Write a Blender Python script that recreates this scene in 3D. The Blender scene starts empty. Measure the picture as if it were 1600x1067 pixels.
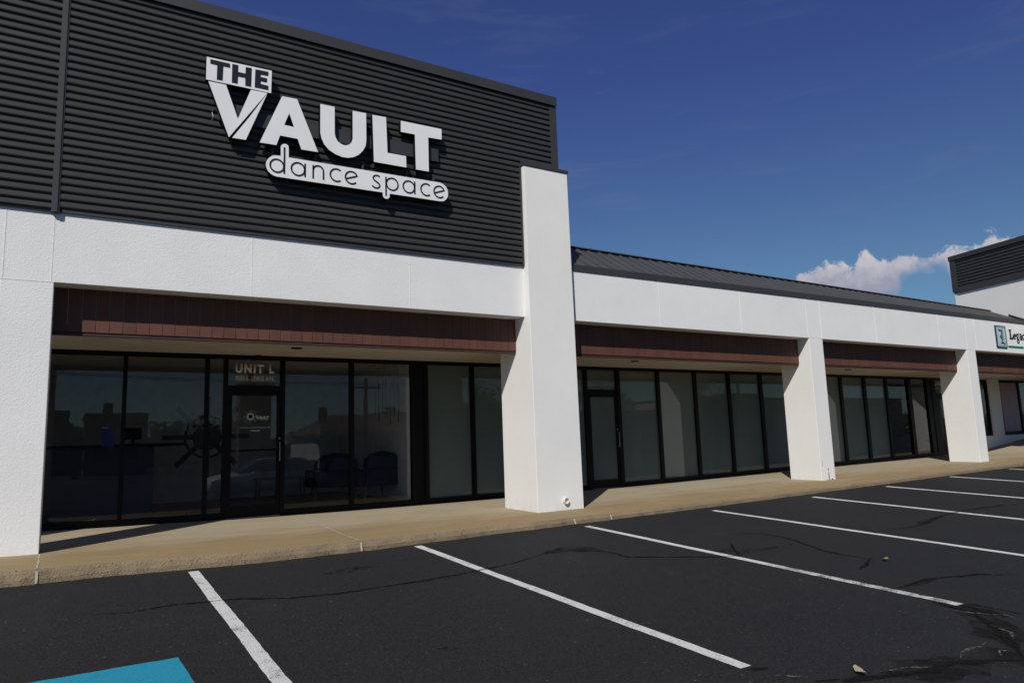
import bpy, bmesh, math, random
from math import sin, cos, pi, radians as R, sqrt, atan2
from mathutils import Vector, Matrix
random.seed(7)
S = bpy.context.scene
COL = S.collection

# ------------------------------------------------------------------ helpers
class MB:
    """collects boxes, prisms and sheets; build() links them as ONE mesh object"""
    def __init__(s): s.v = []; s.f = []; s.m = []
    def add(s, vs, fs, m=0):
        o = len(s.v); s.v += [tuple(v) for v in vs]
        s.f += [tuple(o+i for i in f) for f in fs]; s.m += [m]*len(fs); return s
    def box(s, x0, x1, y0, y1, z0, z1, m=0):
        return s.add([(x0,y0,z0),(x1,y0,z0),(x1,y1,z0),(x0,y1,z0),(x0,y0,z1),(x1,y0,z1),(x1,y1,z1),(x0,y1,z1)],
                     [(0,1,2,3),(4,7,6,5),(0,4,5,1),(1,5,6,2),(2,6,7,3),(3,7,4,0)], m)
    def hexa(s, p, m=0):   # 4 bottom + 4 top points
        return s.add(p, [(0,1,2,3),(4,7,6,5),(0,4,5,1),(1,5,6,2),(2,6,7,3),(3,7,4,0)], m)
    def prism(s, pts, y0, y1, m=0, ms=None):   # outline in x,z extruded from y0 (front) to y1 (back)
        n = len(pts); ms = m if ms is None else ms
        a = sum(pts[i][0]*pts[(i+1)%n][1]-pts[(i+1)%n][0]*pts[i][1] for i in range(n))
        if a < 0: pts = pts[::-1]
        o = len(s.v)
        s.v += [(x,y0,z) for x,z in pts]+[(x,y1,z) for x,z in pts]
        s.f.append(tuple(o+i for i in range(n))); s.m.append(m)
        s.f.append(tuple(o+n+i for i in range(n-1,-1,-1))); s.m.append(ms)
        for i in range(n):
            j = (i+1)%n; s.f.append((o+j,o+i,o+n+i,o+n+j)); s.m.append(ms)
        return s
    def stroke(s, pts, w, y0, y1, m=0, closed=False):   # flat ribbon along x,z points with mitred joints
        n = len(pts); L = []; Rr = []
        for i in range(n):
            a = pts[(i-1)%n] if (closed or i > 0) else pts[i]
            b = pts[(i+1)%n] if (closed or i < n-1) else pts[i]
            dx, dz = b[0]-a[0], b[1]-a[1]; l = sqrt(dx*dx+dz*dz) or 1
            nx, nz = -dz/l*w/2, dx/l*w/2
            L.append((pts[i][0]+nx, pts[i][1]+nz)); Rr.append((pts[i][0]-nx, pts[i][1]-nz))
        o = len(s.v)
        for i in range(n): s.v += [(L[i][0],y0,L[i][1]),(Rr[i][0],y0,Rr[i][1]),(L[i][0],y1,L[i][1]),(Rr[i][0],y1,Rr[i][1])]
        for i in range(n if closed else n-1):
            a = o+4*i; b = o+4*((i+1)%n)
            for f in ((a,a+1,b+1,b),(a+2,b+2,b+3,a+3),(a,b,b+2,a+2),(a+1,a+3,b+3,b+1)): s.f.append(f); s.m.append(m)
        if not closed:
            a = o; s.f.append((a,a+2,a+3,a+1)); s.m.append(m)
            a = o+4*(n-1); s.f.append((a,a+1,a+3,a+2)); s.m.append(m)
        return s
    def tube(s, pts, r, n=10, m=0, cap=True):
        pts = [Vector(p) for p in pts]; k = len(pts); rr = r if isinstance(r, (list,tuple)) else [r]*k
        o = len(s.v); u = None
        for i, p in enumerate(pts):
            d = (pts[min(i+1,k-1)]-pts[max(i-1,0)]).normalized()
            if u is None: u = d.orthogonal().normalized()
            u = (u-d*u.dot(d)).normalized(); w = d.cross(u)
            for j in range(n):
                a = 2*pi*j/n; s.v.append(tuple(p+(u*cos(a)+w*sin(a))*rr[i]))
        for i in range(k-1):
            for j in range(n):
                s.f.append((o+i*n+j, o+i*n+(j+1)%n, o+(i+1)*n+(j+1)%n, o+(i+1)*n+j)); s.m.append(m)
        if cap:
            s.f.append(tuple(o+j for j in range(n))[::-1]); s.m.append(m)
            s.f.append(tuple(o+(k-1)*n+j for j in range(n))); s.m.append(m)
        return s
    def build(s, name, mats, parent=None, smooth=False, recalc=True, bevel=0, **p):
        me = bpy.data.meshes.new(name); me.from_pydata(s.v, [], s.f)
        for mm in (mats if isinstance(mats, (list,tuple)) else [mats]): me.materials.append(mm)
        me.polygons.foreach_set('material_index', s.m)
        if smooth: me.polygons.foreach_set('use_smooth', [True]*len(me.polygons))
        if recalc:
            b = bmesh.new(); b.from_mesh(me); bmesh.ops.recalc_face_normals(b, faces=b.faces); b.to_mesh(me); b.free()
        me.update()
        o = bpy.data.objects.new(name, me); COL.objects.link(o)
        if parent: o.parent = parent
        if bevel:
            bm = o.modifiers.new('edge', 'BEVEL'); bm.width = bevel; bm.segments = 2; bm.limit_method = 'ANGLE'
        for k_, v_ in p.items(): o[k_] = v_
        return o
def empty(name, label, cat, loc=(0,0,0), rz=0, group=None):
    o = bpy.data.objects.new(name, None); COL.objects.link(o); o.location = loc; o.rotation_euler.z = rz
    o['label'] = label; o['category'] = cat
    if group: o['group'] = group
    return o
def text_mesh(name, body, x, z, h, y, mat, parent, width=None, bold=0.0, depth=.002, align='LEFT', space=1.0, **p):
    c = bpy.data.curves.new(name, 'FONT'); c.body = body; c.size = 1; c.offset = bold; c.extrude = 0; c.space_character = space
    t = bpy.data.objects.new(name, c); COL.objects.link(t); dg = bpy.context.evaluated_depsgraph_get(); dg.update()
    me = bpy.data.meshes.new_from_object(t.evaluated_get(dg)); COL.objects.unlink(t); bpy.data.objects.remove(t)
    xs = [v.co.x for v in me.vertices]; ys = [v.co.y for v in me.vertices]
    x0, x1, y0, y1 = min(xs), max(xs), min(ys), max(ys)
    sx = (width/(x1-x0)) if width else h/(y1-y0); sz = h/(y1-y0)
    for v in me.vertices:
        v.co = Vector((x+(v.co.x-x0)*sx, y, z+(v.co.y-y0)*sz))
    bm = bmesh.new(); bm.from_mesh(me)
    g = bmesh.ops.extrude_face_region(bm, geom=list(bm.faces)); bmesh.ops.translate(bm, verts=[e for e in g['geom'] if isinstance(e, bmesh.types.BMVert)], vec=(0,-depth,0))
    bmesh.ops.recalc_face_normals(bm, faces=bm.faces)
    bm.to_mesh(me); bm.free(); me.materials.clear(); me.materials.append(mat); me.name = name
    o = bpy.data.objects.new(name, me); COL.objects.link(o)
    if parent: o.parent = parent
    for k_, v_ in p.items(): o[k_] = v_
    return o

# ------------------------------------------------------------------ materials
def nodes(name):
    m = bpy.data.materials.new(name); m.use_nodes = True; nt = m.node_tree
    return m, nt, nt.nodes['Principled BSDF']
def N(nt, t, **k):
    n = nt.nodes.new(t)
    for a, b in k.items(): setattr(n, a, b)
    return n
def noise(nt, scale, detail=4, rough=.55, vec=None, dist=0):
    n = N(nt, 'ShaderNodeTexNoise'); n.inputs['Scale'].default_value = scale; n.inputs['Detail'].default_value = detail
    n.inputs['Roughness'].default_value = rough; n.inputs['Distortion'].default_value = dist
    if vec is None:
        vec = N(nt, 'ShaderNodeTexCoord').outputs['Object']
    nt.links.new(vec, n.inputs['Vector']); return n.outputs['Fac']
def ramp(nt, fac, stops):
    r = N(nt, 'ShaderNodeValToRGB'); e = r.color_ramp.elements
    while len(e) < len(stops): e.new(.5)
    for i, (p, c) in enumerate(stops):
        e[i].position = p; e[i].color = (c, c, c, 1) if isinstance(c, (int,float)) else (*c, 1)
    nt.links.new(fac, r.inputs['Fac']); return r.outputs['Color']
def mix(nt, fac, a, b, bt='MIX'):
    n = N(nt, 'ShaderNodeMix', data_type='RGBA', blend_type=bt)
    for i_, v_ in ((0,fac),(6,a),(7,b)):
        s_ = n.inputs[i_]
        if isinstance(v_, (int,float)): s_.default_value = v_ if i_ == 0 else (v_,v_,v_,1)
        elif isinstance(v_, tuple): s_.default_value = (*v_, 1)
        else: nt.links.new(v_, s_)
    return n.outputs[2]
def math_(nt, op, a, b=None, c=None, clamp=False):
    n = N(nt, 'ShaderNodeMath', operation=op); n.use_clamp = clamp
    for i, v_ in enumerate((a,b,c)):
        if v_ is None: continue
        if isinstance(v_, (int,float)): n.inputs[i].default_value = v_
        else: nt.links.new(v_, n.inputs[i])
    return n.outputs[0]
def bump(nt, bs, h, dist, strength=1):
    b = N(nt, 'ShaderNodeBump'); b.inputs['Distance'].default_value = dist; b.inputs['Strength'].default_value = strength
    nt.links.new(h, b.inputs['Height']); nt.links.new(b.outputs[0], bs.inputs['Normal'])
def plain(name, col, rough=.5, metal=0, spec=.5, var=.12, vs=6, bmp=0, bs_=80):
    m, nt, b = nodes(name)
    f = noise(nt, vs, 5)
    c0 = tuple(x*(1-var) for x in col); c1 = tuple(min(1,x*(1+var)) for x in col)
    nt.links.new(ramp(nt, f, [(.3,c0),(.7,c1)]), b.inputs['Base Color'])
    b.inputs['Roughness'].default_value = rough; b.inputs['Metallic'].default_value = metal; b.inputs['Specular IOR Level'].default_value = spec
    if bmp: bump(nt, b, noise(nt, bs_, 4), bmp)
    return m
M = {}
def stucco(name, col, scale, dist, dirt=.08):
    m, nt, b = nodes(name)
    co = N(nt, 'ShaderNodeTexCoord').outputs['Object']
    big = noise(nt, .9, 5, .6, co); st = noise(nt, 5, 5, .6, co)
    c = mix(nt, ramp(nt, big, [(.35,0.),(.75,1.)]), col, tuple(x*(1-dirt) for x in col))
    c = mix(nt, ramp(nt, st, [(.55,0.),(.8,.35)]), c, tuple(x*k for x, k in zip(col, (.9,.88,.84))))
    gr = noise(nt, scale*1.6, 3, .75, co)
    c = mix(nt, ramp(nt, gr, [(.36,.30 if dirt > .06 else .10),(.52,0.)]), c, tuple(x*.62 for x in col))
    # grime rising from the foot of the wall and fine vertical runs below the joints
    sp = N(nt, 'ShaderNodeSeparateXYZ'); nt.links.new(co, sp.inputs[0])
    mp = N(nt, 'ShaderNodeMapping'); mp.inputs['Scale'].default_value = (9, 9, .5); nt.links.new(co, mp.inputs[0])
    run = noise(nt, 1.0, 5, .6, mp.outputs[0])
    c = mix(nt, ramp(nt, run, [(.60,0.),(.80,.22)]), c, tuple(x*k for x, k in zip(col, (.80,.78,.74))))
    foot = math_(nt, 'MULTIPLY', math_(nt, 'SUBTRACT', .27, sp.outputs[2], clamp=True), ramp(nt, noise(nt, 7, 6, .65, co), [(.45,0.),(.7,1.)]), clamp=True)
    c = mix(nt, foot, c, (.42,.36,.27))
    nt.links.new(c, b.inputs['Base Color']); b.inputs['Roughness'].default_value = .85; b.inputs['Specular IOR Level'].default_value = .25
    v = N(nt, 'ShaderNodeTexVoronoi', feature='SMOOTH_F1'); v.inputs['Scale'].default_value = scale; nt.links.new(co, v.inputs['Vector'])
    h = math_(nt, 'ADD', v.outputs['Distance'], noise(nt, scale*1.3, 4, .7, co))
    bump(nt, b, h, dist); return m
M['stucco'] = stucco('stucco_white', (.765,.765,.755), 60, .0017)
M['stucco_smooth'] = stucco('stucco_smooth', (.745,.74,.715), 85, .0015, .05)
def clad():
    m, nt, b = nodes('dark_metal_cladding')
    mp = N(nt, 'ShaderNodeMapping'); mp.inputs['Scale'].default_value = (.6,1,9)
    nt.links.new(N(nt, 'ShaderNodeTexCoord').outputs['Object'], mp.inputs[0])
    f = noise(nt, 1.2, 6, .6, mp.outputs[0])
    nt.links.new(ramp(nt, f, [(.3,(.0345,.034,.0335)),(.7,(.046,.0455,.045))]), b.inputs['Base Color'])
    b.inputs['Roughness'].default_value = .5; b.inputs['Specular IOR Level'].default_value = .35
    return m
M['clad'] = clad()
M['trim'] = plain('dark_metal_trim', (.034,.034,.035), .5, var=.08, vs=2)
M['roof'] = plain('roof_metal', (.050,.050,.052), .45, var=.12, vs=1.5)
M['roofdark'] = plain('closure_foam', (.006,.006,.006), .9)
def boards():
    m, nt, b = nodes('brown_boards')
    co = N(nt, 'ShaderNodeTexCoord').outputs['Object']
    sp = N(nt, 'ShaderNodeSeparateXYZ'); nt.links.new(co, sp.inputs[0])
    cell = math_(nt, 'FLOOR', math_(nt, 'MULTIPLY', sp.outputs[0], 1/.151))
    w = N(nt, 'ShaderNodeTexWhiteNoise', noise_dimensions='1D'); nt.links.new(cell, w.inputs['W'])
    mp = N(nt, 'ShaderNodeMapping'); mp.inputs['Scale'].default_value = (14,14,1.3); nt.links.new(co, mp.inputs[0])
    g = noise(nt, 3, 6, .65, mp.outputs[0])
    c = ramp(nt, g, [(.3,(.078,.028,.017)),(.7,(.112,.040,.023))])
    c = mix(nt, .35, c, mix(nt, w.outputs['Value'], (.066,.024,.014), (.128,.047,.027)))
    nt.links.new(c, b.inputs['Base Color']); b.inputs['Roughness'].default_value = .7
    bump(nt, b, g, .003); return m
M['board'] = boards()
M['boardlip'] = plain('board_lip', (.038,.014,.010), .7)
M['soffit'] = plain('soffit_cream', (.50,.45,.37), .6, var=.1, vs=3)
M['frame'] = plain('bronze_frame', (.0032,.0026,.0026), .45, var=.2, vs=3, spec=.15)
M['black'] = plain('black_paint', (.004,.004,.005), .55, spec=.15)
M['signface'] = plain('sign_face_white', (.745,.745,.74), .35, var=.03, vs=2)
M['signtxt'] = plain('sign_black_vinyl', (.010,.010,.013), .4)
M['steel'] = plain('brushed_steel', (.22,.22,.22), .35, .9)
M['vinyl'] = plain('cream_vinyl', (.62,.60,.52), .6)
M['vinyl2'] = plain('grey_vinyl', (.46,.46,.45), .6)
M['pvc'] = plain('white_pvc', (.7,.66,.58), .4)
M['rust'] = plain('rust_stain', (.04,.028,.02), .9)
M['chip'] = plain('chipped_render', (.30,.24,.18), .9)
M['navy'] = plain('navy_fabric', (.008,.011,.028), .85, var=.25, vs=40)
M['navydesk'] = plain('navy_panel', (.018,.022,.05), .5)
M['wood'] = plain('orange_wood', (.22,.11,.05), .45, var=.25, vs=14)
M['floorwood'] = plain('brown_floor', (.14,.085,.055), .35, var=.3, vs=5)
M['intwall'] = plain('inside_wall', (.48,.48,.46), .8)
M['intwhite'] = plain('inside_white', (.62,.62,.59), .8)
M['poster'] = plain('poster_blue', (.01,.02,.14), .5)
M['pink'] = plain('pink_poster', (.36,.25,.29), .6, var=.12, vs=3)
M['teal'] = plain('teal_paint', (.02,.30,.22), .5)
M['emblem'] = plain('emblem_blue', (.42,.50,.58), .5)
M['rubber'] = plain('rubber', (.015,.015,.015), .8)
M['carwhite'] = plain('car_white', (.75,.76,.78), .25, var=.02)
M['carglass'] = plain('car_glass', (.01,.012,.014), .06)
M['lens'] = plain('head_lamp', (.7,.7,.72), .08)
M['brick'] = plain('red_brick', (.20,.10,.07), .85, var=.25, vs=8)
M['beige'] = plain('beige_render', (.32,.27,.21), .85)
M['shingle'] = plain('red_shingle', (.12,.06,.05), .85)
M['wheelm'] = plain('wheel_steel', (.004,.005,.008), .6)
M['pole'] = plain('pole_wood', (.10,.08,.06), .9)
M['bark'] = plain('bark', (.07,.05,.035), .95)
M['leafy'] = plain('foliage', (.05,.075,.025), .8, var=.45, vs=1.2)
M['leaf'] = plain('dry_leaf', (.20,.19,.05), .7, var=.3, vs=60)
M['leaf2'] = plain('pale_leaf', (.30,.26,.17), .7, var=.3, vs=60)
M['signred'] = plain('sign_red', (.35,.05,.04), .5)
def glass(name, tint, ior=1.6):
    m = bpy.data.materials.new(name); m.use_nodes = True; nt = m.node_tree; nt.nodes.clear()
    out = N(nt, 'ShaderNodeOutputMaterial'); mx = N(nt, 'ShaderNodeMixShader')
    tr = N(nt, 'ShaderNodeBsdfTransparent'); tr.inputs[0].default_value = (*tint,1)
    gl = N(nt, 'ShaderNodeBsdfGlossy'); gl.inputs['Roughness'].default_value = .0; gl.inputs[0].default_value = (1,1,1,1)
    fr = N(nt, 'ShaderNodeFresnel'); fr.inputs[0].default_value = ior
    geo = N(nt, 'ShaderNodeNewGeometry')
    fac = math_(nt, 'MULTIPLY', fr.outputs[0], math_(nt, 'SUBTRACT', 1, geo.outputs['Backfacing']))
    nt.links.new(fac, mx.inputs[0]); nt.links.new(tr.outputs[0], mx.inputs[1]); nt.links.new(gl.outputs[0], mx.inputs[2])
    nt.links.new(mx.outputs[0], out.inputs[0]); return m
M['glass'] = glass('tinted_glass', (.86,.86,.865), 1.5)
def frosted():
    m, nt, b = nodes('frosted_film')
    co = N(nt, 'ShaderNodeTexCoord').outputs['Object']
    mp = N(nt, 'ShaderNodeMapping'); mp.inputs['Scale'].default_value = (1,1,.35); nt.links.new(co, mp.inputs[0])
    f = noise(nt, .9, 3, .5, mp.outputs[0])
    nt.links.new(ramp(nt, f, [(.3,(.080,.108,.098)),(.7,(.125,.155,.140))]), b.inputs['Base Color'])
    b.inputs['Roughness'].default_value = .5; b.inputs['Specular IOR Level'].default_value = .1
    b.inputs['Coat Weight'].default_value = 1; b.inputs['Coat Roughness'].default_value = .015; b.inputs['Coat IOR'].default_value = 1.5
    return m
M['frost'] = frosted()
def asphalt():
    m, nt, b = nodes('asphalt')
    co = N(nt, 'ShaderNodeTexCoord').outputs['Object']
    g = noise(nt, 75, 5, .85, co); g2 = noise(nt, 42, 4, .7, co); big = noise(nt, .45, 5, .6, co); mid = noise(nt, 2.6, 6, .62, co)
    c = ramp(nt, g, [(.36,(.004,.004,.0045)),(.50,(.0135,.0135,.0150)),(.64,(.040,.040,.044))])
    c = mix(nt, ramp(nt, big, [(.35,0.),(.7,.45)]), c, mix(nt, 1, c, (.72,.72,.76), 'MULTIPLY'))
    c = mix(nt, ramp(nt, mid, [(.56,0.),(.72,.35)]), c, (.025,.024,.024))
    c = mix(nt, ramp(nt, noise(nt, 1.3, 7, .7, co, 1.5), [(.63,0.),(.72,.65)]), c, (.0095,.009,.009))
    # pale flecks and grit
    v = N(nt, 'ShaderNodeTexVoronoi'); v.inputs['Scale'].default_value = 7; nt.links.new(co, v.inputs['Vector'])
    d = math_(nt, 'LESS_THAN', v.outputs['Distance'], .055)
    rn = N(nt, 'ShaderNodeSeparateColor'); nt.links.new(v.outputs['Color'], rn.inputs[0])
    d = math_(nt, 'MULTIPLY', d, math_(nt, 'GREATER_THAN', rn.outputs[0], .80))
    d = math_(nt, 'MULTIPLY', d, ramp(nt, g2, [(.45,0.),(.55,1.)]))
    c = mix(nt, d, c, (.20,.18,.15))
    v2 = N(nt, 'ShaderNodeTexVoronoi'); v2.inputs['Scale'].default_value = 22; nt.links.new(co, v2.inputs['Vector'])
    r2_ = N(nt, 'ShaderNodeSeparateColor'); nt.links.new(v2.outputs['Color'], r2_.inputs[0])
    d2 = math_(nt, 'MULTIPLY', math_(nt, 'LESS_THAN', v2.outputs['Distance'], .17), math_(nt, 'GREATER_THAN', r2_.outputs[0], .90))
    d2 = math_(nt, 'MULTIPLY', d2, ramp(nt, mid, [(.42,0.),(.60,1.)]))
    c = mix(nt, d2, c, (.12,.11,.10))
    nt.links.new(c, b.inputs['Base Color']); b.inputs['Roughness'].default_value = .8; b.inputs['Specular IOR Level'].default_value = .22
    bump(nt, b, math_(nt, 'ADD', g, g2), .004, .8); return m
M['asphalt'] = asphalt()
def paint(name, col, worn, bare=(.019,.019,.020)):
    m, nt, b = nodes(name)
    co = N(nt, 'ShaderNodeTexCoord').outputs['Object']
    g = noise(nt, 80, 5, .85, co); w = noise(nt, 6, 6, .7, co)
    a = math_(nt, 'ADD', math_(nt, 'MULTIPLY', g, .8), math_(nt, 'MULTIPLY', w, .55))
    f = ramp(nt, a, [(worn,0.),(worn+.10,1.)])
    c = mix(nt, f, bare, mix(nt, ramp(nt, g, [(.35,0.),(.7,1.)]), tuple(x*.62 for x in col), col))
    nt.links.new(c, b.inputs['Base Color']); b.inputs['Roughness'].default_value = .75; b.inputs['Specular IOR Level'].default_value = .25
    bump(nt, b, g, .003, .8); return m
M['white_paint'] = paint('white_line_paint', (.68,.68,.67), .53)
M['worn_paint'] = paint('worn_line_paint', (.70,.70,.70), .60)
M['blue_paint'] = paint('blue_bay_paint', (.020,.29,.44), .47)
def ragged(name, col, sc, lo, hi, rough=.9):
    m, nt, b = nodes(name)
    co = N(nt, 'ShaderNodeTexCoord').outputs['Object']
    n_ = noise(nt, sc, 6, .75, co)
    b.inputs['Base Color'].default_value = (*col,1); b.inputs['Roughness'].default_value = rough; b.inputs['Specular IOR Level'].default_value = .1
    nt.links.new(ramp(nt, n_, [(lo,0.),(hi,1.)]), b.inputs['Alpha'])
    return m
M['tar'] = ragged('crack_tar', (.0085,.0076,.0068), 22, .40, .52)
M['tarstain'] = ragged('tar_stain', (.0112,.0104,.0092), 4, .40, .72)
M['filler'] = ragged('pale_crack_grit', (.13,.12,.10), 34, .47, .55)
def concrete(name, front):
    m, nt, b = nodes(name)
    co = N(nt, 'ShaderNodeTexCoord').outputs['Object']
    sp = N(nt, 'ShaderNodeSeparateXYZ'); nt.links.new(co, sp.inputs[0])
    fine = noise(nt, 110, 4, .7, co)
    mp = N(nt, 'ShaderNodeMapping'); mp.inputs['Scale'].default_value = (.55,1.6,1); nt.links.new(co, mp.inputs[0])
    st = noise(nt, 1.5, 6, .62, mp.outputs[0], .6)
    if front:
        v = N(nt, 'ShaderNodeTexVoronoi'); v.inputs['Scale'].default_value = 55; nt.links.new(co, v.inputs['Vector'])
        c = mix(nt, ramp(nt, v.outputs['Distance'], [(.1,0.),(.6,1.)]), (.29,.225,.14), (.21,.16,.10))
        c = mix(nt, ramp(nt, st, [(.35,0.),(.7,.7)]), c, (.14,.11,.07))
        hole = ramp(nt, noise(nt, 30, 3, .6, co), [(.66,0.),(.70,1.)])
        c = mix(nt, hole, c, (.05,.04,.03))
        bump(nt, b, math_(nt, 'SUBTRACT', math_(nt, 'ADD', fine, v.outputs['Distance']), math_(nt, 'MULTIPLY', hole, 2)), .005)
    else:
        # brown run-off stain that gathers towards the kerb side, cleaner slab near the shop front
        k = math_(nt, 'ADD', math_(nt, 'MULTIPLY', sp.outputs[1], -.45), math_(nt, 'MULTIPLY', st, 1.5))
        c = mix(nt, ramp(nt, k, [(.30,0.),(.95,1.)]), (.345,.293,.208), (.272,.197,.102))
        c = mix(nt, ramp(nt, noise(nt, .8, 6, .65, mp.outputs[0]), [(.5,0.),(.75,.5)]), c, (.20,.155,.095))
        c = mix(nt, ramp(nt, noise(nt, 3.4, 6, .7, mp.outputs[0]), [(.60,0.),(.72,.5)]), c, (.18,.12,.06))
        c = mix(nt, ramp(nt, noise(nt, 2.1, 7, .7, mp.outputs[0]), [(.63,0.),(.75,.35)]), c, (.38,.34,.265))
        c = mix(nt, ramp(nt, fine, [(.3,.22),(.6,0.)]), c, (.15,.12,.07))
        bump(nt, b, fine, .002)
    nt.links.new(c, b.inputs['Base Color']); b.inputs['Roughness'].default_value = .8; b.inputs['Specular IOR Level'].default_value = .3
    return m
M['walk'] = concrete('pavement_concrete', False)
M['kerb'] = concrete('kerb_concrete', True)
M['joint'] = plain('joint_sealant', (.36,.33,.27), .8, var=.25, vs=30)
M['grass'] = plain('grass', (.06,.085,.03), .95, var=.3, vs=3)
M['road'] = plain('road_grey', (.12,.12,.12), .9)

# ------------------------------------------------------------------ levels
def cl(v, a, b): return max(a, min(b, v))
def side(X, Y):
    t = (cl(X,-3,24)-8)/10
    return .112*t*t-.043*t**3+.006*cl(X,-6,30)+.0195*Y + (max(0, X-25.2)*.10 if Y > .6 else max(0, X-25.2)*.10*cl((Y+.4)/1.,0,1))
QA, QB, SX, SY = .1119, -.0431, .0056, .0359
def lot(X, Y):
    t = (cl(X,-3,24)-8)/10; Yc = max(Y, -12)
    return .0933*t*t-.0517*t**3+.0106*cl(X,-6,30)+.0470*(Yc+1)-.1474
YF = 2.40      # shop front line

# ------------------------------------------------------------------ ground, pavement, markings
b = MB()
xs = [-500,-120,-40,-12,-6]+[-4+.5*i for i in range(61)]+[30,45,120,500]
ys = [500,60,20,-.80,-.86]+[-1.2-.4*i for i in range(27)]+[-12.01,-20,-40,-90,-500]
def gz(x, y): return lot(x, -.86)-.25 if y > -.83 else lot(x, y)
for y in ys:
    for x in xs: b.v.append((x, y, gz(x, y)))
nx = len(xs)
for j in range(len(ys)-1):
    for i in range(nx-1):
        b.f.append((j*nx+i, (j+1)*nx+i, (j+1)*nx+i+1, j*nx+i+1)); b.m.append(0)
b.build('parking_lot', M['asphalt'], kind='structure', recalc=False)

kt = [(-6,-1.12),(-.42,-1.12),(.68,-1.09),(1.71,-1.2),(3.18,-1.18),(4.9,-1.06),(7.17,-1.0),(10.7,-.88),(14.62,-.88),(17.81,-.84),(21.06,-.79),(34,-.7)]
kb = [(-6,-1.15),(-.41,-1.14),(.69,-1.11),(1.8,-1.23),(3.23,-1.21),(4.91,-1.09),(7.19,-1.03),(10.53,-1.0),(14.38,-1.0),(20.71,-.95),(34,-.88)]
def lerp(t, x):
    for (a, p), (c, q) in zip(t, t[1:]):
        if x <= c: return p+(q-p)*(x-a)/(c-a)
    return t[-1][1]
b = MB(); X = [-6+.125*i for i in range(321)]
rows = []
for x in X:
    wob = .012*sin(x*5.1)+.008*sin(x*13.7+1)+random.uniform(-.006,.006)
    yt = lerp(kt, x)+wob; yb = min(lerp(kb, x)+wob*.7, yt-.03)
    zt = side(x, yt)
    row = [(x, yb, lot(x, yb)-.05), (x, yb+.004+random.uniform(-.004,.006), lot(x,yb)+.05), (x, yt-.006, zt-.028+random.uniform(-.004,.002)), (x, yt+.016, zt-.002)]
    for y in (-.4, 0, .6, 1.2, 1.8, 2.7): row.append((x, y, side(x, y)))
    rows.append(row)
nr = len(rows[0])
for r in rows: b.v += r
for i in range(len(rows)-1):
    for j in range(nr-1):
        a = i*nr+j; b.f.append((a, a+nr, a+nr+1, a+1)); b.m.append(1 if j < 3 else 0)
pv = b.build('pavement', [M['walk'], M['kerb']], kind='structure', recalc=False)
for p in pv.data.polygons:
    if p.normal.z < -.2: p.flip()

def ribbon(mb, pts, w, fz, dz, jit=0.0, taper=False, sub=6):
    """irregular flat ribbon over a ground function through x,y points"""
    P = []
    for (x0,y0), (x1,y1) in zip(pts, pts[1:]):
        n = max(2, int(sqrt((x1-x0)**2+(y1-y0)**2)*sub))
        for i in range(n): P.append((x0+(x1-x0)*i/n, y0+(y1-y0)*i/n))
    P.append(pts[-1]); n = len(P); o = len(mb.v)
    P = [(x+random.uniform(-jit,jit), y+random.uniform(-jit,jit)) for x, y in P]
    for i, (x, y) in enumerate(P):
        a = P[max(i-1,0)]; c = P[min(i+1,n-1)]; dx, dy = c[0]-a[0], c[1]-a[1]; l = sqrt(dx*dx+dy*dy) or 1
        k = (min(1, 4*min(i, n-1-i)/n+.15) if taper else 1)*(1+random.uniform(-.45,.6)*(1 if jit else 0))
        ox, oy = -dy/l*w/2*k, dx/l*w/2*k
        for s_ in (1, 0, -1): mb.v.append((x+ox*s_, y+oy*s_, fz(x+ox*s_, y+oy*s_)+dz))
    for i in range(n-1):
        for j in (0, 1):
            q = o+3*i+j; mb.f.append((q, q+1, q+4, q+3)); mb.m.append(0)
def fix_up(o):
    for p in o.data.polygons:
        if p.normal.z < 0: p.flip()
    return o
def ring(mb, outline, fz, dz):
    pass
stripes = [(1.275,-1.33,'nearest white bay line, running out of the bottom of the photo left of centre'),
           (3.885,-1.28,'white bay line second from the left, starting below the joint in the kerb'),
           (6.535,-1.30,'white bay line with a scraped and broken far end, starting below the tall pier'),
           (9.11,-1.33,'fourth white bay line from the left, in front of the narrow glass door'),
           (11.72,-1.30,'fifth white bay line from the left, with a small dark gap across it'),
           (14.13,-1.25,'sixth white bay line from the left, starting beyond the pier with a rusty foot'),
           (16.80,-1.12,'seventh white bay line from the left, near the third pier'),
           (19.55,-1.10,'farthest visible short white bay line at the right edge of the lot')]
for i, (x, y0, lab) in enumerate(stripes):
    w = .105 if i < 4 else .12
    b = MB(); k = 60
    for j in range(k+1):
        y = y0+(-6.42-y0)*j/k
        l = .006*sin(y*3+i)+random.uniform(-.003,.003)
        for s_ in (-1, 0, 1): b.v.append((x+s_*w/2+l*.5+random.uniform(-.003,.003), y, lot(x+s_*w/2, y)+.005))
    for j in range(k):
        for q in (0, 1):
            b.f.append((3*j+q, 3*j+3+q, 3*j+4+q, 3*j+1+q)); b.m.append(1 if (i == 2 and j > 36) else 0)
    fix_up(b.build('bay_line', [M['white_paint'], M['worn_paint']], recalc=False, label=lab, category='parking line', group='white lines between the parking bays'))
b = MB()
o = [(-.75,-4.30),(.79,-4.23),(.90,-6.4),(-.75,-6.4)]
k = 24
for j in range(k+1):
    v_ = j/k
    for i in range(k+1):
        u_ = i/k
        x = (o[0][0]*(1-u_)+o[1][0]*u_)*(1-v_)+(o[3][0]*(1-u_)+o[2][0]*u_)*v_
        y = (o[0][1]*(1-u_)+o[1][1]*u_)*(1-v_)+(o[3][1]*(1-u_)+o[2][1]*u_)*v_
        if j == 0: y += random.uniform(-.004,.004)
        if i == k: x += random.uniform(-.004,.004)
        b.v.append((x, y, lot(x, y)+.005))
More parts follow.
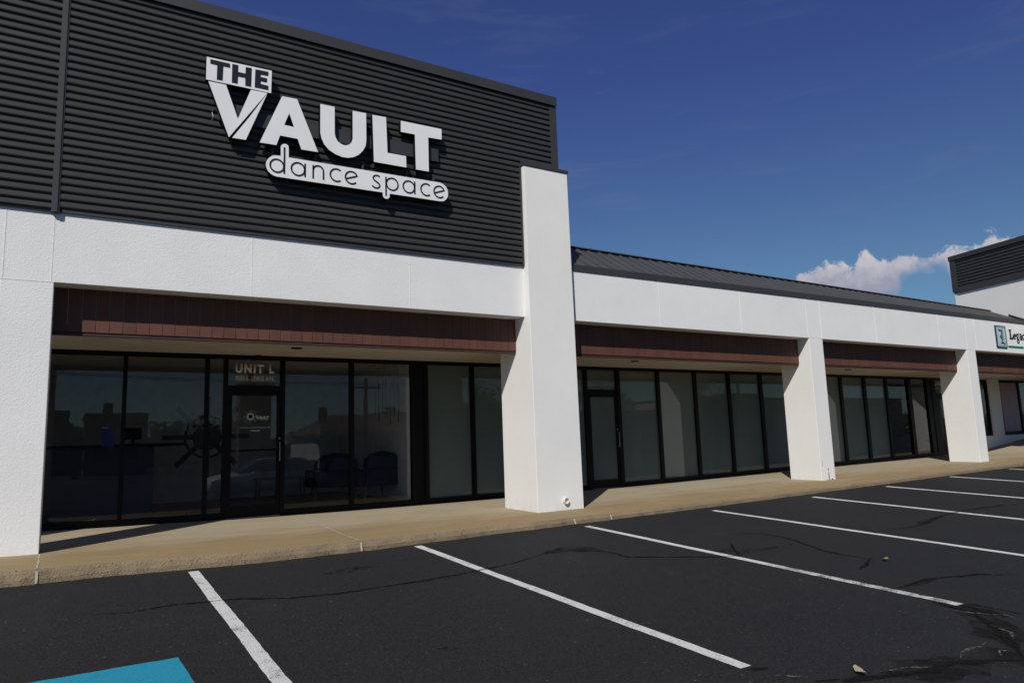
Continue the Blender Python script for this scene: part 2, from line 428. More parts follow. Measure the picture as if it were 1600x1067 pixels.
for j in range(k):
    for i in range(k):
        q = j*(k+1)+i; b.f.append((q, q+1, q+k+2, q+k+1)); b.m.append(0)
fix_up(b.build('painted_panel', M['blue_paint'], recalc=False, label='bright blue painted panel on the asphalt at the bottom left corner', category='road marking'))

cracks = [[(.21,-2.67),(.58,-2.78),(.93,-2.71),(1.23,-2.77),(1.49,-2.8),(1.84,-3.02),(2.23,-3.08),(2.73,-3.08),(3.29,-3.03),(3.81,-2.96),(4.32,-2.84),(4.91,-2.59),(5.14,-2.42)],
 [(5.28,-2.53),(5.59,-2.94),(5.58,-3.3),(6.04,-3.63),(6.59,-3.99),(6.93,-3.92)],
 [(7.55,-2.94),(7.95,-3.13),(8.0,-3.59),(7.63,-4.4),(7.62,-4.88),(7.76,-4.9)],[(7.76,-4.9),(7.08,-5.18)],[(7.16,-3.39),(6.9,-3.7),(6.65,-3.98)],
 [(6.59,-5.81),(7.21,-5.79),(7.81,-5.97),(8.12,-6.23)],[(9.45,-4.0),(10.06,-4.09),(11.45,-3.8),(12.25,-3.78),(13.55,-3.94)],
 [(6.41,-6.22),(6.41,-6.58),(6.04,-6.93),(5.76,-7.18),(5.58,-7.3)],[(4.02,-6.82),(4.45,-7.0),(4.85,-7.1),(5.07,-7.1),(5.51,-7.33)],
 [(3.2,-1.9),(4.2,-2.0),(4.9,-2.1)]]
b = MB()
for i, c in enumerate(cracks[:-1]): ribbon(b, c, .06 if i in (7,8) else .036, lot, .0065, .014, True, 9)
ribbon(b, [(6.53,-6.44),(6.50,-6.80)], .09, lot, .0045, .004, False, 20)
ribbon(b, [(6.62,-6.40),(6.66,-6.85)], .03, lot, .0055, .004, True, 20)
ribbon(b, [(1.78,-6.42),(1.72,-6.47)], .05, lot, .0075, .006, True, 20)
ribbon(b, [(3.86,-6.46),(3.98,-6.52)], .05, lot, .0075, .01, True, 20)
fix_up(b.build('asphalt_cracks', M['tar'], recalc=False, kind='structure'))
b = MB()
for c, w in (([(6.5,-6.2),(6.41,-6.58),(6.04,-6.93),(5.7,-7.2)],.34), ([(4.4,-6.95),(4.85,-7.1),(5.3,-7.2),(5.8,-7.3)],.30), ([(4.9,-2.6),(5.3,-2.5),(5.6,-2.8)],.3), ([(6.6,-3.6),(7.1,-3.9),(7.4,-3.9)],.18), ([(6.8,-5.85),(7.4,-5.8)],.10), ([(2.4,-2.2),(3.0,-2.1)],.16), ([(10.2,-4.05),(11.2,-3.85)],.14), ([(2.35,-5.0),(2.5,-5.05)],.08)): ribbon(b, c, w, lot, .0028, .02, True, 9)
fix_up(b.build('asphalt_stains', M['tarstain'], recalc=False, kind='structure'))
b = MB()
for c in ([(5.17,-7.1),(5.31,-7.04),(5.43,-7.03),(5.56,-7.05),(5.67,-7.02)], [(6.25,-6.35),(6.36,-6.6),(6.42,-6.69),(6.5,-6.79),(6.47,-6.92)], [(4.51,-6.94),(4.74,-7.0),(4.86,-7.07)],
          [(5.9,-7.1),(6.05,-7.0),(6.12,-6.86)], [(5.45,-7.22),(5.55,-7.15),(5.60,-7.2)], [(3.9,-6.6),(4.0,-6.7),(4.05,-6.75)]):
    ribbon(b, c, .022, lot, .008, .010, True, 16)
fix_up(b.build('crack_grit', M['filler'], recalc=False, kind='structure'))
b = MB()
for c in ([(3.34,2.36),(3.27,1.4),(3.24,.6),(3.19,-.3),(3.17,-1.15)], [(-.13,-.02),(-.12,-1.09)], [(10.37,2.3),(10.40,.48),(10.47,-.24),(10.40,-.86)], [(17.6,2.0),(17.7,.5),(17.74,-.82)], [(6.62,-.9),(6.6,-.55)], [(13.9,-.55),(14.0,-.8)]):
    ribbon(b, c, .018, side, .003, .004, False, 12)
# sealant running down the face of the kerb
for x in (3.17, -.12, 7.2, 6.5, 14.05, 14.6, 17.74):
    yt = lerp(kt, x)-.022; yb = lerp(kb, x)-.022; zt = side(x, yt)-.02; zb = lot(x, yb)+.01
    b.add([(x-.012,yt-.004,zt),(x+.012,yt-.004,zt),(x+.010,yb-.012,zb),(x-.014,yb-.012,zb)], [(0,3,2,1)])
b.build('pavement_joints', M['joint'], recalc=False, kind='structure')
for x in ():
    pass
def leaf(x, y, r, rz, mat, lab):
    b = MB(); P = []
    for i in range(12):
        a = 2*pi*i/12; rr = r*(1+.25*cos(2*a)+random.uniform(-.12,.12)); P.append((rr*cos(a), rr*.55*sin(a), .012+.25*r*abs(cos(a))*random.uniform(.4,1)))
    o_ = [(0,0,.006)]+P; b.add(o_, [(0,i+1,(i+1)%12+1) for i in range(12)])
    b.add([(p[0],p[1],p[2]+.0015) for p in o_], [(0,i+1,(i+1)%12+1) for i in range(12)])
    ob = b.build('fallen_leaf', mat, recalc=False, label=lab, category='leaf'); ob.location = (x, y, lot(x, y)+.004); ob.rotation_euler.z = rz
leaf(7.71,-5.07,.06,.3, M['leaf'], 'yellow green leaf lying on the asphalt between two white bay lines')
leaf(4.40,-6.88,.06,.9, M['leaf2'], 'pale dry leaf beside the crack at the bottom right of the lot')
leaf(7.67,-3.89,.04,.2, M['rust'], 'small reddish brown leaf lying on the asphalt far from the kerb')

# ------------------------------------------------------------------ the shop building
B = empty('shop_building', 'long single storey shopping strip with white stucco piers and black ribbed metal parapet', 'building')
ZF, ZC, ZE = 3.2, 4.05, 4.08
XL, XR = -2.6, 32.0
b = MB().box(XL, 6.44, 0, .30, ZF, ZC-.002)
for x in (-.64,-.17,2.09,4.39): b.box(x-.005,x+.005,-.003,.002,ZF,ZC-.004)
b.box(-.66,-.139,-.0025,.0,ZF-.006,ZF+.004)
b.build('fascia', M['stucco'], B)
b = MB().box(7.345, 31, 0, .30, ZF, ZE-.002)
for x in (9.48,11.72,13.85,14.33,16.43,19.24,20.6,21.1): b.box(x-.009,x+.009,-.004,.002,ZF,ZE-.004)
b.build('fascia', M['stucco'], B)
def pier(x0, x1, d, top, yf=0., yfb=None, mat='stucco', **k):
    yfb = yf if yfb is None else yfb; zb = -.15
    return MB().hexa([(x0,yfb,zb),(x1,yfb,zb),(x1,d,zb),(x0,d,zb),(x0,yf,top),(x1,yf,top),(x1,d,top),(x0,d,top)]).build('pier', M[mat], B, bevel=.008, **k)
pier(-.66,-.139,.50,ZF-.003)
pier(XL, XL+.5, .5, ZF-.003)
p1 = pier(6.44,7.345,.83,5.78,-.135,-.18, 'stucco_smooth', label='tall white pier rising past the roof line with a dark cap')
MB().box(6.425,7.36,-.15,.85,5.781,5.835).build('pier_cap', M['trim'], p1)
p2 = pier(13.857,14.335,.78,ZF-.003, mat='stucco_smooth'); p3 = pier(20.535,20.99,.78,ZF-.003, mat='stucco_smooth'); pier(26.2,26.7,.78,ZF-.003, mat='stucco_smooth')
# PVC outlet in the tall pier
b = MB(); zc, xc = .19, 6.975
for ro, ri, y0, y1 in ((.052,.040,-.225,-.10),):
    n = 24
    for (y) in (y0, y1):
        for r_ in (ro, ri):
            for i in range(n): b.v.append((xc+r_*cos(2*pi*i/n), y, zc+r_*sin(2*pi*i/n)))
    for i in range(n):
        j = (i+1)%n
        for f in ((i,j,n+j,n+i),(i,2*n+i,2*n+j,j),(n+i,n+j,3*n+j,3*n+i),(2*n+i,3*n+i,3*n+j,2*n+j)): b.f.append(f); b.m.append(0)
b.build('drain_pipe', M['pvc'], p1, smooth=False)
MB().prism([(xc+.038*cos(2*pi*i/20), zc+.038*sin(2*pi*i/20)) for i in range(20)], -.172, -.168).build('pipe_plug', M['rust'], p1)
# rusty broken foot on the second pier
b = MB()
zb = side(14.1,0)
b.prism([(14.10,zb),(14.118,zb),(14.124,zb+.13),(14.112,zb+.19),(14.098,zb+.10)], -.004, .0)
b.prism([(14.10,zb+.20),(14.118,zb+.225),(14.112,zb+.25),(14.095,zb+.235)], -.004, .0)
b.prism([(14.18,zb),(14.25,zb),(14.235,zb+.025),(14.19,zb+.018)], -.004, .0)
b.prism([(14.02,zb),(14.06,zb),(14.05,zb+.012)], -.004, .0)
b.build('damaged_render', M['rust'], p2)
MB().prism([(13.915,zb+.30),(13.925,zb+.31),(13.922,zb+.42),(13.914,zb+.43)], -.003, .0).build('damaged_render', M['chip'], p2)
# brown boards hanging behind the fascia
for x0, x1 in ((-.139,6.44),(7.345,13.857),(14.335,20.535),(20.99,26.2),(26.7,31.0)):
    b = MB(); n = max(1, round((x1-x0)/.151)); w = (x1-x0)/n
    b.box(x0,x1,.325,.36,2.66,ZF-.001)
    for i in range(n):
        dx = .006
        b.box(x0+i*w+dx/2, x0+(i+1)*w-dx/2, .300+random.uniform(-.0015,.0015), .327, 2.665, ZF-.002)
    bo = b.build('hanging_board', M['board'], B)
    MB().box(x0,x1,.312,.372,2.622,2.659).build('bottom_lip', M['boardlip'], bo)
# soffit with plank grooves and lights
b = MB()
y = .375
while y < YF:
    b.box(-.66, XR, y, min(y+.095, YF+.05), 2.711, 2.74); y += .10
b.box(-.66, XR, .3745, YF+.06, 2.73, 2.745)
so = b.build('soffit', M['soffit'], B)
def disc(name, x, y, z0, z1, r, mat, par):
    bb = MB().tube([(x,y,z1),(x,y,z0)], r, 20); return bb.build(name, mat, par)
for x, y in ((3.04,1.28),(9.9,1.26),(17.1,1.25),(23.2,1.26)):
    l = disc('soffit_light', x, y, 2.698, 2.71, .085, M['black'], B); disc('lens', x, y, 2.691, 2.697, .05, M['steel'], l)
sc = MB().tube([(2.69,2.33,2.71),(2.69,2.33,2.675),(2.69,2.33,2.65)], [.05,.05,.03], 16).build('door_camera', M['black'], B)
# body of the building above and behind
MB().box(-.655, XR, .31, 14, 2.76, ZE-.01).build('roof_deck', M['intwall'], B)
b = MB().box(-.66, XR, 13.8, 14, -.3, 2.755).box(-.62,-.465,YF+.12,13.8,-.3,2.745).box(31.87,32,YF+.12,13.8,-.3,2.745)
b.build('back_wall', M['stucco'], B)
# ---- ribbed parapet
MB().box(XL, 7.20, .0, 1.2, ZC, 7.05).build('parapet', M['trim'], B)
def ribs(x0, x1, z0, z1, ph, name='ribbed_cladding', par=B):
    p = .0985; prof = []
    z = z0; prof.append((-.012, z0))
    k = math.floor((z0-ph)/p)
    while True:
        zb = ph+k*p; k += 1
        if zb >= z1: break
        # outer face, lower return, shadowed inner valley, slope out again
        for (yy, zz) in ((-.052,zb),(-.056,zb+.012),(-.056,zb+.052),(-.050,zb+.060),(-.030,zb+.072),(-.026,zb+.078),(-.026,zb+.0925)):
            if z0 < zz < z1: prof.append((yy, zz))
    prof.append((-.026, z1))
    b = MB(); n = len(prof)
    b.v = [(x0,y,z) for y,z in prof]+[(x1,y,z) for y,z in prof]+[(x0,.001,z0),(x0,.001,z1),(x1,.001,z0),(x1,.001,z1)]
    b.f = [(i,n+i,n+i+1,i+1) for i in range(n-1)]
    b.f += [(2*n,)+tuple(range(n))+(2*n+1,), (2*n+3,)+tuple(range(2*n-1,n-1,-1))+(2*n+2,)]
    b.m = [0]*len(b.f)
    return b.build(name, M['clad'], par, recalc=False)
ribs(-.130, 7.09, ZC+.03, 7.04, 4.105)
ribs(XL, -.206, ZC+.03, 7.04, 4.070)
b = MB().box(-.208,-.128,-.062,.0,ZC-.02,7.04).box(-.190,-.146,-.075,-.06,ZC-.015,7.04)
b.build('seam_trim', M['trim'], B)
MB().box(7.085,7.222,-.062,.002,5.836,7.04).build('corner_trim', M['trim'], B)
MB().box(6.405,6.436,-.064,.002,ZC,5.78).box(6.44,7.1,-.075,.002,5.836,5.90).build('corner_trim', M['trim'], B)
MB().box(XL,6.404,-.030,.0,ZC-.004,ZC+.032).build('drip_trim', M['trim'], B)
MB().box(XL-.02,7.232,-.085,1.23,7.045,7.20).box(XL-.02,7.236,-.092,-.084,7.03,7.056).build('parapet_cap', M['trim'], B, bevel=.004)
# ---- low pitched metal roof to the right
def zr(x): return 4.816-.0102*(x-8.2)
pit = .268; b = MB(); x = 7.345; cols = []
while x < 24.7:
    for dx, h in ((0,0),(.165,0),(.19,.022),(.235,.022),(.26,0)): cols.append((x+dx,h))
    x += pit
n = len(cols)
for yy, kk in ((.0,0),(1.0,1)):
    for cx_, h in cols:
        z = 4.183+(zr(cx_)-4.183)*kk - (.02 if kk == 0 else 0); b.v.append((cx_, yy, z+h))
for i in range(n-1): b.f.append((i,i+1,n+i+1,n+i)); b.m.append(0)
rf = b.build('roof', M['roof'], B, recalc=False)
b = MB().hexa([(7.345,.98,zr(7.345)-.05),(24.7,.98,zr(24.7)-.05),(24.7,14,zr(24.7)-.05),(7.345,14,zr(7.345)-.05),(7.345,.98,zr(7.345)-.005),(24.7,.98,zr(24.7)-.005),(24.7,14,zr(24.7)+.0),(7.345,14,zr(7.345)+.0)])
b.build('flat_roof', M['trim'], B)
MB().hexa([(7.345,.97,zr(7.345)+.032),(24.7,.97,zr(24.7)+.032),(24.7,1.25,zr(24.7)+.032),(7.345,1.25,zr(7.345)+.032),(7.345,.97,zr(7.345)+.050),(24.7,.97,zr(24.7)+.050),(24.7,1.25,zr(24.7)+.050),(7.345,1.25,zr(7.345)+.050)]).build('ridge_cap', M['roof'], rf)
b = MB().hexa([(7.346,1.001,zr(7.345)-.02),(24.6,1.001,zr(24.6)-.02),(24.6,1.03,zr(24.6)-.02),(7.346,1.03,zr(7.345)-.02),(7.346,1.001,zr(7.345)+.030),(24.6,1.001,zr(24.6)+.030),(24.6,1.03,zr(24.6)+.036),(7.346,1.03,zr(7.345)+.036)])
b.build('ridge_closure', M['roofdark'], rf)
MB().box(7.346,24.95,-.014,.06,ZE-.003,4.196).build('eave_trim', M['trim'], rf)

# ------------------------------------------------------------------ shop front
def zb(x): return side(x, YF-.05)
def post(mb, x0, x1, z1=2.71, y0=2.360, y1=2.460): mb.hexa([(x0,y0,zb(x0)-.05),(x1,y0,zb(x1)-.05),(x1,y1,zb(x1)-.05),(x0,y1,zb(x0)-.05),(x0,y0,z1),(x1,y0,z1),(x1,y1,z1),(x0,y1,z1)])
def rail(mb, x0, x1, z0=None, z1=None, h=.10):
    if z0 is None:
        mb.hexa([(x0,2.365,zb(x0)-.05),(x1,2.365,zb(x1)-.05),(x1,2.455,zb(x1)-.05),(x0,2.455,zb(x0)-.05),(x0,2.365,zb(x0)+h),(x1,2.365,zb(x1)+h),(x1,2.455,zb(x1)+h),(x0,2.455,zb(x0)+h)])
    else: mb.box(x0,x1,2.365,2.455,z0,z1)
HEAD = 2.64
def section(bays, posts, door=None, doormat='glass'):
    """bays: (x0,x1,material); posts: (x0,x1)"""
    b = MB()
    for p in posts: post(b, *p)
    for x0, x1, mt in bays:
        rail(b, x0, x1, HEAD, 2.71)
        if mt != 'door': rail(b, x0, x1)
        else: rail(b, x0, x1, 2.116, 2.214)
    fr = b.build('window_frame', M['frame'], B)
    for x0, x1, mt in bays:
        if mt == 'door':
            MB().box(x0,x1,2.405,2.413,2.214,HEAD).build('transom_pane', M[doormat], fr)
        elif mt == 'panel':
            MB().hexa([(x0,2.390,zb(x0)+.1),(x1,2.390,zb(x1)+.1),(x1,2.430,zb(x1)+.1),(x0,2.430,zb(x0)+.1),(x0,2.390,HEAD),(x1,2.390,HEAD),(x1,2.430,HEAD),(x0,2.430,HEAD)]).build('blank_panel', M['black'], fr)
        else:
            MB().hexa([(x0,2.405,zb(x0)+.1),(x1,2.405,zb(x1)+.1),(x1,2.413,zb(x1)+.1),(x0,2.413,zb(x0)+.1),(x0,2.405,HEAD),(x1,2.405,HEAD),(x1,2.413,HEAD),(x0,2.413,HEAD)]).build('pane', M[mt], fr)
    return fr
def door(x0, x1, mat, lab, stl=.07, strr=.05, hx=None):
    z0 = zb((x0+x1)/2)+.02; z1 = 2.111; gb = z0+.17
    b = MB().box(x0+.004,x0+stl,2.375,2.440,z0,z1).box(x1-strr,x1-.004,2.375,2.440,z0,z1).box(x0+stl,x1-strr,2.376,2.439,z0,gb).box(x0+stl,x1-strr,2.376,2.439,z1-.06,z1)
    d = b.build('door', M['frame'], B, label=lab)
    MB().box(x0+stl,x1-strr,2.405,2.413,gb,z1-.06).build('pane', M[mat], d)
    hx = hx or x1-.04
    MB().tube([(hx,2.376,.98),(hx,2.320,.99),(hx,2.315,1.02),(hx,2.315,1.25),(hx,2.320,1.28),(hx,2.376,1.29)], .011, 8).build('handle', M['steel'], d)
    MB().box(x0+stl,x1-strr,2.445,2.480,1.15,1.18).build('push_bar', M['frame'], d)
    MB().tube([(hx+.005,2.376,1.345),(hx+.005,2.365,1.345)], .018, 14).build('lock', M['steel'], d)
    MB().box(x0,x1,2.340,2.460,zb(x0)-.01,z0-.004).build('threshold', M['steel'], d)
    return d
section([(-0.398,0.748,'glass'),(0.804,1.899,'glass'),(1.961,2.176,'glass'),(2.238,3.071,'door'),(3.143,4.263,'glass'),(4.335,5.424,'glass'),(5.496,5.681,'panel'),(5.763,6.658,'frost'),(6.750,7.809,'frost'),(7.891,8.425,'frost')],
        [(-0.470,-0.398),(0.748,0.804),(1.899,1.961),(2.176,2.238),(3.071,3.143),(4.263,4.335),(5.424,5.496),(5.681,5.763),(6.658,6.750),(7.809,7.891)])
d1 = door(2.238,3.071,'glass','clear glass door with the small wheel logo under the unit number', hx=3.052)
section([(8.508,9.412,'frost'),(9.504,10.296,'door'),(10.409,11.488,'frost'),(11.591,12.670,'frost'),(12.773,13.831,'frost'),(13.934,15.003,'frost'),(15.116,16.185,'frost'),(16.288,17.264,'frost')],
        [(8.425,8.508),(9.412,9.504),(10.296,10.409),(11.488,11.591),(12.670,12.773),(13.831,13.934),(15.003,15.116),(16.185,16.288),(17.264,17.367)], doormat='frost')
door(9.504,10.296,'frost','glass door with frosted green film right of the tall pier', .07, .045, 10.270)
section([(17.367,18.343,'frost'),(18.467,19.443,'frost'),(19.577,20.533,'frost'),(20.656,21.714,'glass'),(21.889,22.742,'glass'),(22.968,23.020,'panel'),(23.246,24.202,'door'),(24.304,24.767,'glass')],
        [(18.343,18.467),(19.443,19.577),(20.533,20.656),(21.714,21.889),(22.742,22.968),(23.020,23.246),(24.202,24.304),(24.767,24.870)])
door(23.246,24.202,'glass','clear glass door half hidden behind the third pier', .09, .07, 23.308)
# stuccoed wall with two windows beyond the third pier
def zw(x): return side(x, YF)
b = MB()
def wq(x0, x1, z0, z1):
    f = lambda z, x: z if z is not None else zw(x)-.1
    b.hexa([(x0,2.380,f(z0,x0)),(x1,2.380,f(z0,x1)),(x1,2.580,f(z0,x1)),(x0,2.580,f(z0,x0)),(x0,2.380,z1),(x1,2.380,z1),(x1,2.580,z1),(x0,2.580,z1)])
wq(24.870,25.384,None,2.71); wq(25.384,26.648,None,.82); wq(26.648,27.357,None,2.71); wq(27.357,31.345,None,.82); wq(31.345,31.859,None,2.71)
b.build('shop_wall', M['stucco_smooth'], B)
for x0, x1, mids in ((25.384,26.648,()),(27.357,31.345,(28.827,30.111))):
    b = MB(); y0, y1 = 2.43, 2.51
    b.box(x0,x1,y0,y1,.81,.90).box(x0,x1,y0,y1,2.64,2.71).box(x0,x0+.07,y0,y1,.90,2.64).box(x1-.10,x1,y0,y1,.90,2.64)
    xx = [x0+.07]
    for m_ in mids: b.box(m_,m_+.10,y0,y1,.90,2.64); xx += [m_,m_+.10]
    xx.append(x1-.10)
    f = b.build('window_frame', M['frame'], B)
    for i in range(0, len(xx), 2): MB().box(xx[i],xx[i+1],2.465,2.473,.90,2.64).build('pane', M['glass'], f)
MB().box(27.603,28.752,2.456,2.462,.944,2.620).build('window_poster', M['pink'], None, label='large plain pink poster on the far right window', category='poster')

# lettering on the glass
yl = 2.405
text_mesh('unit_number', 'UNIT L', 2.351, 2.419, 0.154, yl, M['vinyl'], B, width=0.617, bold=.055, space=1.3)
text_mesh('street_address', '7030 S. LEWIS AVE.', 2.349, 2.292, 0.082, yl, M['vinyl'], B, width=0.627, bold=.02, space=1.12)
text_mesh('unit_number', 'UNIT', 23.266, 2.465, 0.154, yl, M['vinyl2'], B, width=0.56, bold=.035, label='pale unit number over the far glass door')
text_mesh('street_address', '7030 S. LEWIS AVE.', 23.266, 2.358, 0.072, yl, M['vinyl2'], B, width=0.822, bold=.01)
lg = MB(); cx, cz = 2.600, 1.710
pts = [(cx+.045*cos(2*pi*i/32), cz+.045*sin(2*pi*i/32)) for i in range(32)]
lg.stroke(pts, .022, yl-.002, yl, 0, True)
for i in range(8):
    a = i*pi/4; lg.prism([(cx+.062*cos(a-.22), cz+.062*sin(a-.22)),(cx+.062*cos(a+.22), cz+.062*sin(a+.22)),(cx+.052*cos(a+.25), cz+.052*sin(a+.25)),(cx+.052*cos(a-.25), cz+.052*sin(a-.25))], yl-.002, yl)
    for s_ in (-1, 1):
        ox, oz = -sin(a)*.008*s_, cos(a)*.008*s_
        lg.stroke([(cx+.06*cos(a)+ox, cz+.06*sin(a)+oz),(cx+.118*cos(a)+ox, cz+.118*sin(a)+oz)], .003, yl-.002, yl)
    lg.stroke([(cx+.118*cos(a)-sin(a)*.008, cz+.118*sin(a)+cos(a)*.008),(cx+.118*cos(a)+sin(a)*.008, cz+.118*sin(a)-cos(a)*.008)], .003, yl-.002, yl)
lg.build('wheel_logo', M['vinyl2'], d1)
MB().prism([(cx+.033*cos(2*pi*i/24), cz+.033*sin(2*pi*i/24)) for i in range(24)], yl-.002, yl).build('wheel_logo_hub', M['black'], d1)
text_mesh('logo_word', 'VAULT', 2.682, 1.669, 0.048, yl, M['vinyl'], d1, width=0.211, bold=.05)
text_mesh('logo_word', 'THE', 2.682, 1.722, 0.014, yl, M['vinyl2'], d1, width=0.046, bold=.04)
text_mesh('logo_word', 'dance space', 2.737, 1.647, 0.016, yl, M['vinyl2'], d1, width=0.154)
text_mesh('web_address', 'www.thevaultdancespace.com', 2.438, 1.516, 0.027, yl, M['vinyl2'], d1, width=0.483, bold=.01)
b = MB(); x = 2.603
for i in range(13): b.box(x,x+.008,yl-.002,yl,1.469,1.485+.004*(i%3)); x += .0115
b.build('small_print', M['vinyl2'], d1)

# ------------------------------------------------------------------ the big sign
SG = empty('shop_sign', 'large white raised sign reading THE VAULT dance space on the black ribbed parapet', 'sign', (3.5,0,5.6))
def part(mb, name, mats, par, **k):
    o_ = mb.build(name, mats, par, **k)
    top = SG
    if par is SG: o_.matrix_parent_inverse = Matrix.Translation(-Vector((3.5,0,5.6)))
    return o_
Y0, Y1 = -.200, -.115
L_ = {
'THEbox':[(1.428,6.357),(2.271,6.374),(2.266,6.043),(1.427,6.036)],
'T1':[(1.473,6.332),(1.719,6.333),(1.721,6.278),(1.635,6.277),(1.63,6.072),(1.559,6.069),(1.561,6.273),(1.475,6.273)],
'H':[(1.75,6.337),(1.826,6.339),(1.824,6.241),(1.922,6.242),(1.924,6.337),(2.001,6.342),(1.997,6.072),(1.922,6.071),(1.92,6.182),(1.825,6.179),(1.821,6.074),(1.749,6.074)],
'E':[(2.05,6.338),(2.223,6.344),(2.221,6.286),(2.121,6.282),(2.12,6.243),(2.206,6.244),(2.206,6.187),(2.121,6.184),(2.122,6.142),(2.226,6.139),(2.225,6.079),(2.045,6.077)],
'V1':[(1.456,6.02),(1.677,6.022),(1.837,5.574),(1.997,6.027),(2.214,6.033),(1.968,5.657),(1.728,5.291)],
'V2':[(2.216,6.027),(1.943,5.298),(1.769,5.293),(1.98,5.625)],
'U':[(2.953,6.044),(3.162,6.046),(3.164,5.639),(3.177,5.584),(3.211,5.528),(3.261,5.499),(3.323,5.49),(3.38,5.516),(3.418,5.562),(3.431,5.617),(3.432,6.048),(3.638,6.055),(3.64,5.646),(3.629,5.546),(3.59,5.467),(3.525,5.39),(3.449,5.339),(3.361,5.31),(3.273,5.307),(3.174,5.33),(3.076,5.38),(3.009,5.449),(2.973,5.524),(2.954,5.609)],
'L':[(3.736,6.051),(3.952,6.062),(3.97,5.503),(4.268,5.506),(4.273,5.327),(3.755,5.323)],
'T':[(4.191,6.058),(4.879,6.067),(4.878,5.893),(4.646,5.883),(4.646,5.327),(4.429,5.325),(4.42,5.885),(4.188,5.88)],
'loz':[(2.406,5.158),(2.404,5.29),(2.409,5.308),(2.417,5.32),(2.433,5.335),(2.452,5.343),(2.472,5.345),(2.492,5.339),(2.506,5.326),(2.512,5.311),(2.515,5.158),(4.819,5.181),(4.855,5.176),(4.885,5.166),(4.918,5.147),(4.942,5.121),(4.961,5.085),(4.970,5.043),(4.969,5.005),(4.96,4.971),(4.945,4.941),(4.921,4.915),(4.897,4.896),(4.87,4.885),(4.813,4.879),(3.999,4.871),(3.998,4.831),(3.993,4.813),(3.981,4.797),(3.966,4.786),(3.947,4.781),(3.928,4.783),(3.912,4.791),(3.897,4.806),(3.89,4.825),(3.887,4.872),(2.354,4.854),(2.326,4.859),(2.300,4.868),(2.274,4.882),(2.251,4.901),(2.232,4.924),(2.219,4.950),(2.211,4.976),(2.209,5.004),(2.213,5.033),(2.221,5.058),(2.233,5.081),(2.249,5.101),(2.267,5.120),(2.287,5.135),(2.308,5.147),(2.331,5.154),(2.377,5.158)],
}
FM = [M['signface'], M['black']]
bx = part(MB().prism(L_['THEbox'], Y0, Y1, 0, 1), 'name_panel', FM, SG)
for k in ('T1','H','E'): MB().prism(L_[k], Y0-.006, Y0-.001).build('letter', M['signtxt'], bx)
part(MB().prism(L_['V1'], Y0, Y1, 0, 1).prism(L_['V2'], Y0, Y1, 0, 1), 'letter', FM, SG)
# A with its counter: split into three convex-ish pieces sharing one mesh
A_out = [(2.415,6.033),(2.622,6.04),(2.923,5.313),(2.687,5.307),(2.635,5.452),(2.393,5.453),(2.346,5.304),(2.123,5.299)]
h0, h1, h2 = (2.516,5.805),(2.582,5.615),(2.448,5.619)
b = MB()
vs = A_out+[h0,h1,h2]; n = len(vs)
o = len(b.v); b.v += [(x,Y0,z) for x,z in vs]+[(x,Y1,z) for x,z in vs]
faces = [(0,1,8),(1,2,9,8),(2,3,4,9),(4,5,10,9),(5,6,7,10),(7,0,8,10)]
for f in faces: b.f.append(tuple(f[::-1])); b.m.append(0); b.f.append(tuple(n+i for i in f)); b.m.append(1)
for i in range(8): j = (i+1)%8; b.f.append((i,j,n+j,n+i)); b.m.append(1)
for i, j in ((8,9),(9,10),(10,8)): b.f.append((i,n+i,n+j,j)); b.m.append(1)
part(b, 'letter', FM, SG)
for k in ('U','L','T'): part(MB().prism(L_[k], Y0, Y1, 0, 1), 'letter', FM, SG)
tg = part(MB().prism(L_['loz'], Y0, Y1, 0, 1), 'tagline_panel', FM, SG)
W_ = .021
def arc(cx, cz, r, a0, a1, n=26): return [(cx+r*cos(R(a0+(a1-a0)*i/n)), cz+r*sin(R(a0+(a1-a0)*i/n))) for i in range(n+1)]
def letter(fn):
    b = MB(); fn(b); b.build('letter', M['signtxt'], tg)
def st(b, p, closed=False): b.stroke(p, W_, Y0-.006, Y0-.001, 0, closed)
def ring_(b, c): st(b, arc(c[0], c[1], c[2]-.006, 0, 360)[:-1], True)
letter(lambda b: (ring_(b,(2.356,5.009,.098)), st(b,[(2.4545,5.293),(2.4545,4.911)])))
letter(lambda b: (ring_(b,(2.642,5.011,.098)), st(b,[(2.7395,5.107),(2.7395,4.915)])))
letter(lambda b: (st(b,[(2.853,5.107),(2.853,4.913)]), st(b,[(2.853,5.03)]+arc(2.926,5.036,.073,180,0,16)+[(3.0,4.917)])))
letter(lambda b: st(b, arc(3.190,5.018,.092,52,308)))
def e_(cx, cz):
    return lambda b: st(b, [(cx-.080,cz-.027)]+[(cx+.088,cz+.038)]+arc(cx,cz,.092,24,316)[1:])
letter(e_(3.411,5.018))
letter(lambda b: st(b,[(3.84,5.103),(3.814,5.119),(3.781,5.118),(3.751,5.103),(3.738,5.074),(3.749,5.046),(3.795,5.017),(3.828,4.998),(3.842,4.971),(3.832,4.942),(3.802,4.924),(3.764,4.926),(3.724,4.95)]))
letter(lambda b: (st(b,[(3.939,5.12),(3.939,4.829)]), ring_(b,(4.038,5.023,.099))))
letter(lambda b: (ring_(b,(4.306,5.025,.099)), st(b,[(4.403,5.124),(4.403,4.927)])))
letter(lambda b: st(b, arc(4.597,5.028,.093,52,308)))
letter(e_(4.817,5.027))
rw = MB().box(1.60,4.86,-.112,-.002+-.055,5.56,5.76).box(1.60,4.86,-.113,-.09,5.555,5.563)
for x in (1.75,2.3,3.3,4.0,4.6): rw.box(x,x+.04,-.09,-.001,5.70,5.78)
part(rw, 'raceway', M['trim'], SG)
for x in (2.3,2.9,3.6,4.3,4.75): part(MB().box(x,x+.03,-.114,-.03,5.10,5.33), 'bracket', M['trim'], SG)
